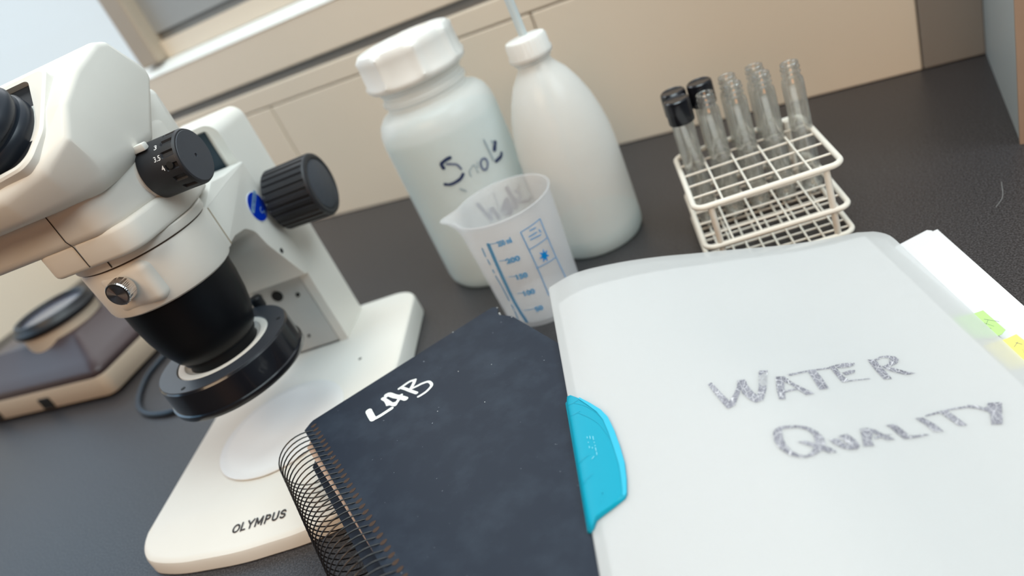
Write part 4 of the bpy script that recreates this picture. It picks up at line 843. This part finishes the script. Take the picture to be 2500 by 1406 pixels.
# ------------------------------------------------------------------ test tube rack
RX, RY, RA = -0.0731, 0.5150, R(15.5)
rk = empty('test_tube_rack', (RX, RY, 0.0), RA)
tag(rk, 'white coated wire rack holding glass tubes on the dark worktop', 'test tube rack')
HW = 0.0522; CELL = 0.0209
def rr_loop(h, r, n=8):
    return poly_round([(-h, -h, r), (h, -h, r), (h, h, r), (-h, h, r)], n)
for z, wr in ((0.0600, 0.0022), (0.0260, 0.0021), (0.0045, 0.0020)):
    obj('tier_frame', tube_bm([(x, y, z) for x, y in rr_loop(HW-0.001, 0.008)], wr, 12, closed=True), M_RACK, rk)
    n = 4 if z > 0.01 else 9
    for i in range(n):
        c = (-HW+0.001)+(2*HW-0.002)*(i+1)/(n+1)
        me = bm_mesh(tube_bm([(c, -HW+0.002, z+0.0008), (c, HW-0.002, z+0.0008)], 0.00085, 8)); link('wire', me, M_RACK, rk)
        me = bm_mesh(tube_bm([(-HW+0.002, c, z-0.0006), (HW-0.002, c, z-0.0006)], 0.00085, 8)); link('wire', me, M_RACK, rk)
for x in (-0.0400, 0.0400):
    for y in (-HW+0.0025, HW-0.0025):
        obj('post', tube_bm([(x, y, 0.0), (x, y, 0.0600)], 0.0024, 12), M_RACK, rk)

# tubes
TR = 0.0080
tp = [(0, 0.0), (0.0035, 0.0004), (0.0062, 0.0022), (0.0076, 0.0048), (TR, 0.0080), (TR, 0.0930), (0.0076, 0.0935), (0.0064, 0.0955), (0.0062, 0.0968), (0.0071, 0.0978), (0.0071, 0.0986), (0.0063, 0.0996), (0.0063, 0.1006), (0.0071, 0.1016), (0.0071, 0.1024), (0.0063, 0.1034), (0.0066, 0.1052), (0.0064, 0.1062), (0.0056, 0.1064)]
tin = [(0.0050, 0.1058), (0.0050, 0.0960), (0.0066, 0.0925), (0.0069, 0.0890), (0.0069, 0.0085), (0.0060, 0.0050), (0.0036, 0.0022), (0, 0.0015)]
tube_me = bm_mesh(lathe([(r, z*(1.0 if z < 0.09 else 1.0)+(0.0022 if z > 0.0931 else 0)) for r, z in tp+tin], 32)); tube_me.materials.append(M_GLASS)
for p in tube_me.polygons: p.use_smooth = True
cap_me = bm_mesh(lathe([(0.0081, 0.0930), (0.0098, 0.0930), (0.0100, 0.0940), (0.0100, 0.1090), (0.0096, 0.1110), (0.0085, 0.1118), (0.0078, 0.1112), (0.0020, 0.1110), (0, 0.1112), (0, 0.1096), (0.0081, 0.1094)], 80, modr=lambda a, z: 1-(0.015 if (a*40/(2*math.pi)) % 1 < 0.5 and 0.096 < z < 0.1062 else 0))); cap_me.materials.append(M_BLACKG)
for p in cap_me.polygons: p.use_smooth = True
cap_me.set_sharp_from_angle(angle=R(40))
TL = [(0, 1, 1, 'glass tube with black cap, front row, nearest the wash bottle'), (0, 2, 1, 'glass tube with black cap, back row, nearest the wash bottle'),
      (1, 1, 0, 'open glass tube just right of the front black-capped tube'), (1, 2, 1, 'glass tube with black cap, second from left in the back row'),
      (2, 1, 0, 'open glass tube, front row, middle column of the rack'), (2, 2, 0, 'open glass tube, back row, middle column of the rack'),
      (3, 1, 0, 'open glass tube, front row, fourth column from the left'), (3, 2, 0, 'open glass tube, back row, fourth column from the left'),
      (4, 1, 0, 'open glass tube standing alone in the rightmost column of the rack')]
for i, j, c, lab in TL:
    x = (i-2)*CELL+0.0028; y = j*CELL+0.0005; w = Vector((x*math.cos(RA)-y*math.sin(RA)+RX, x*math.sin(RA)+y*math.cos(RA)+RY, 0.0068))
    if c:
        t = empty('glass_tube', w); o = bpy.data.objects.new('tube_body', tube_me); COL.objects.link(o); o.parent = t
        o = bpy.data.objects.new('tube_cap', cap_me); COL.objects.link(o); o.parent = t
    else:
        t = bpy.data.objects.new('glass_tube', tube_me); COL.objects.link(t); t.location = w
    tag(t, lab, 'test tube', 'tubes standing in the wire rack')

# ------------------------------------------------------------------ brown and beige device behind, with its cable
dv = empty('microscope_light_base', (-0.767, 0.389, 0.0), R(7.5))
tag(dv, 'brown and beige lamp base with a black-rimmed round window, behind the microscope', 'lamp base')
dx = -0.115
o_ = poly_round([(-0.250, 0.0, 0.02), (0.0, 0.0, 0.012), (0.0, 0.190, 0.02), (-0.250, 0.190, 0.02)])
obj('lower_shell', prism_bm(o_, 0.004, 0.030, 0.002, 2), M_DEVB, dv)
b = bmesh.new(); rgs = []
for k, (ins, z) in enumerate(((0.001, 0.030), (0.001, 0.036), (0.004, 0.040), (0.018, 0.047), (0.034, 0.056), (0.045, 0.064), (0.050, 0.068))):
    rgs.append([b.verts.new((-0.125+(x+0.125)*(1-ins/0.125), 0.095+(y-0.095)*(1-ins/0.095*0.9), z)) for x, y in o_])
for p, q in zip(rgs, rgs[1:]):
    for i in range(len(o_)): b.faces.new((p[i], p[(i+1) % len(o_)], q[(i+1) % len(o_)], q[i]))
b.faces.new(rgs[-1]); b.faces.new(rgs[0][::-1])
obj('upper_shell', b, M_BROWN, dv)
rc = (-0.105, 0.082)
obj('round_neck', lathe([(0, 0.055), (0.046, 0.055), (0.045, 0.080), (0, 0.080)], 48), M_DEVB, dv, loc=(*rc, 0))
obj('black_rim', lathe([(0.0400, 0.080), (0.0480, 0.080), (0.0500, 0.083), (0.0500, 0.086), (0.0465, 0.089), (0.0440, 0.094), (0.0410, 0.0945), (0.0385, 0.092), (0.0380, 0.080)], 64, closed=True), M_BLACK, dv, loc=(*rc, 0))
obj('window_disc', lathe([(0, 0.080), (0.0390, 0.080), (0.0390, 0.0895), (0, 0.0895)], 48), M_FROST, dv, loc=(*rc, 0))
for x in (-0.105, -0.198):
    obj('socket', box_bm(x-0.010, x+0.010, -0.0012, 0.004, 0.0055, 0.0205, 0.001, 1), M_DARKHOLE, dv, smooth=False)
obj('foot', box_bm(-0.235, -0.015, 0.01, 0.17, 0.0, 0.0042), M_DARKHOLE, dv, smooth=False)
cb = smooth_path([(-0.560, 0.392, 0.003), (-0.595, 0.367, 0.003), (-0.615, 0.358, 0.003), (-0.640, 0.350, 0.003), (-0.675, 0.353, 0.003), (-0.708, 0.372, 0.003), (-0.738, 0.409, 0.003), (-0.749, 0.440, 0.003), (-0.753, 0.490, 0.003), (-0.752, 0.540, 0.003), (-0.758, 0.60, 0.003)], 8)
tag(obj('power_cable', tube_bm(cb, 0.0028, 10), M_CABLE), 'dark cable looping on the worktop between the two devices', 'cable')
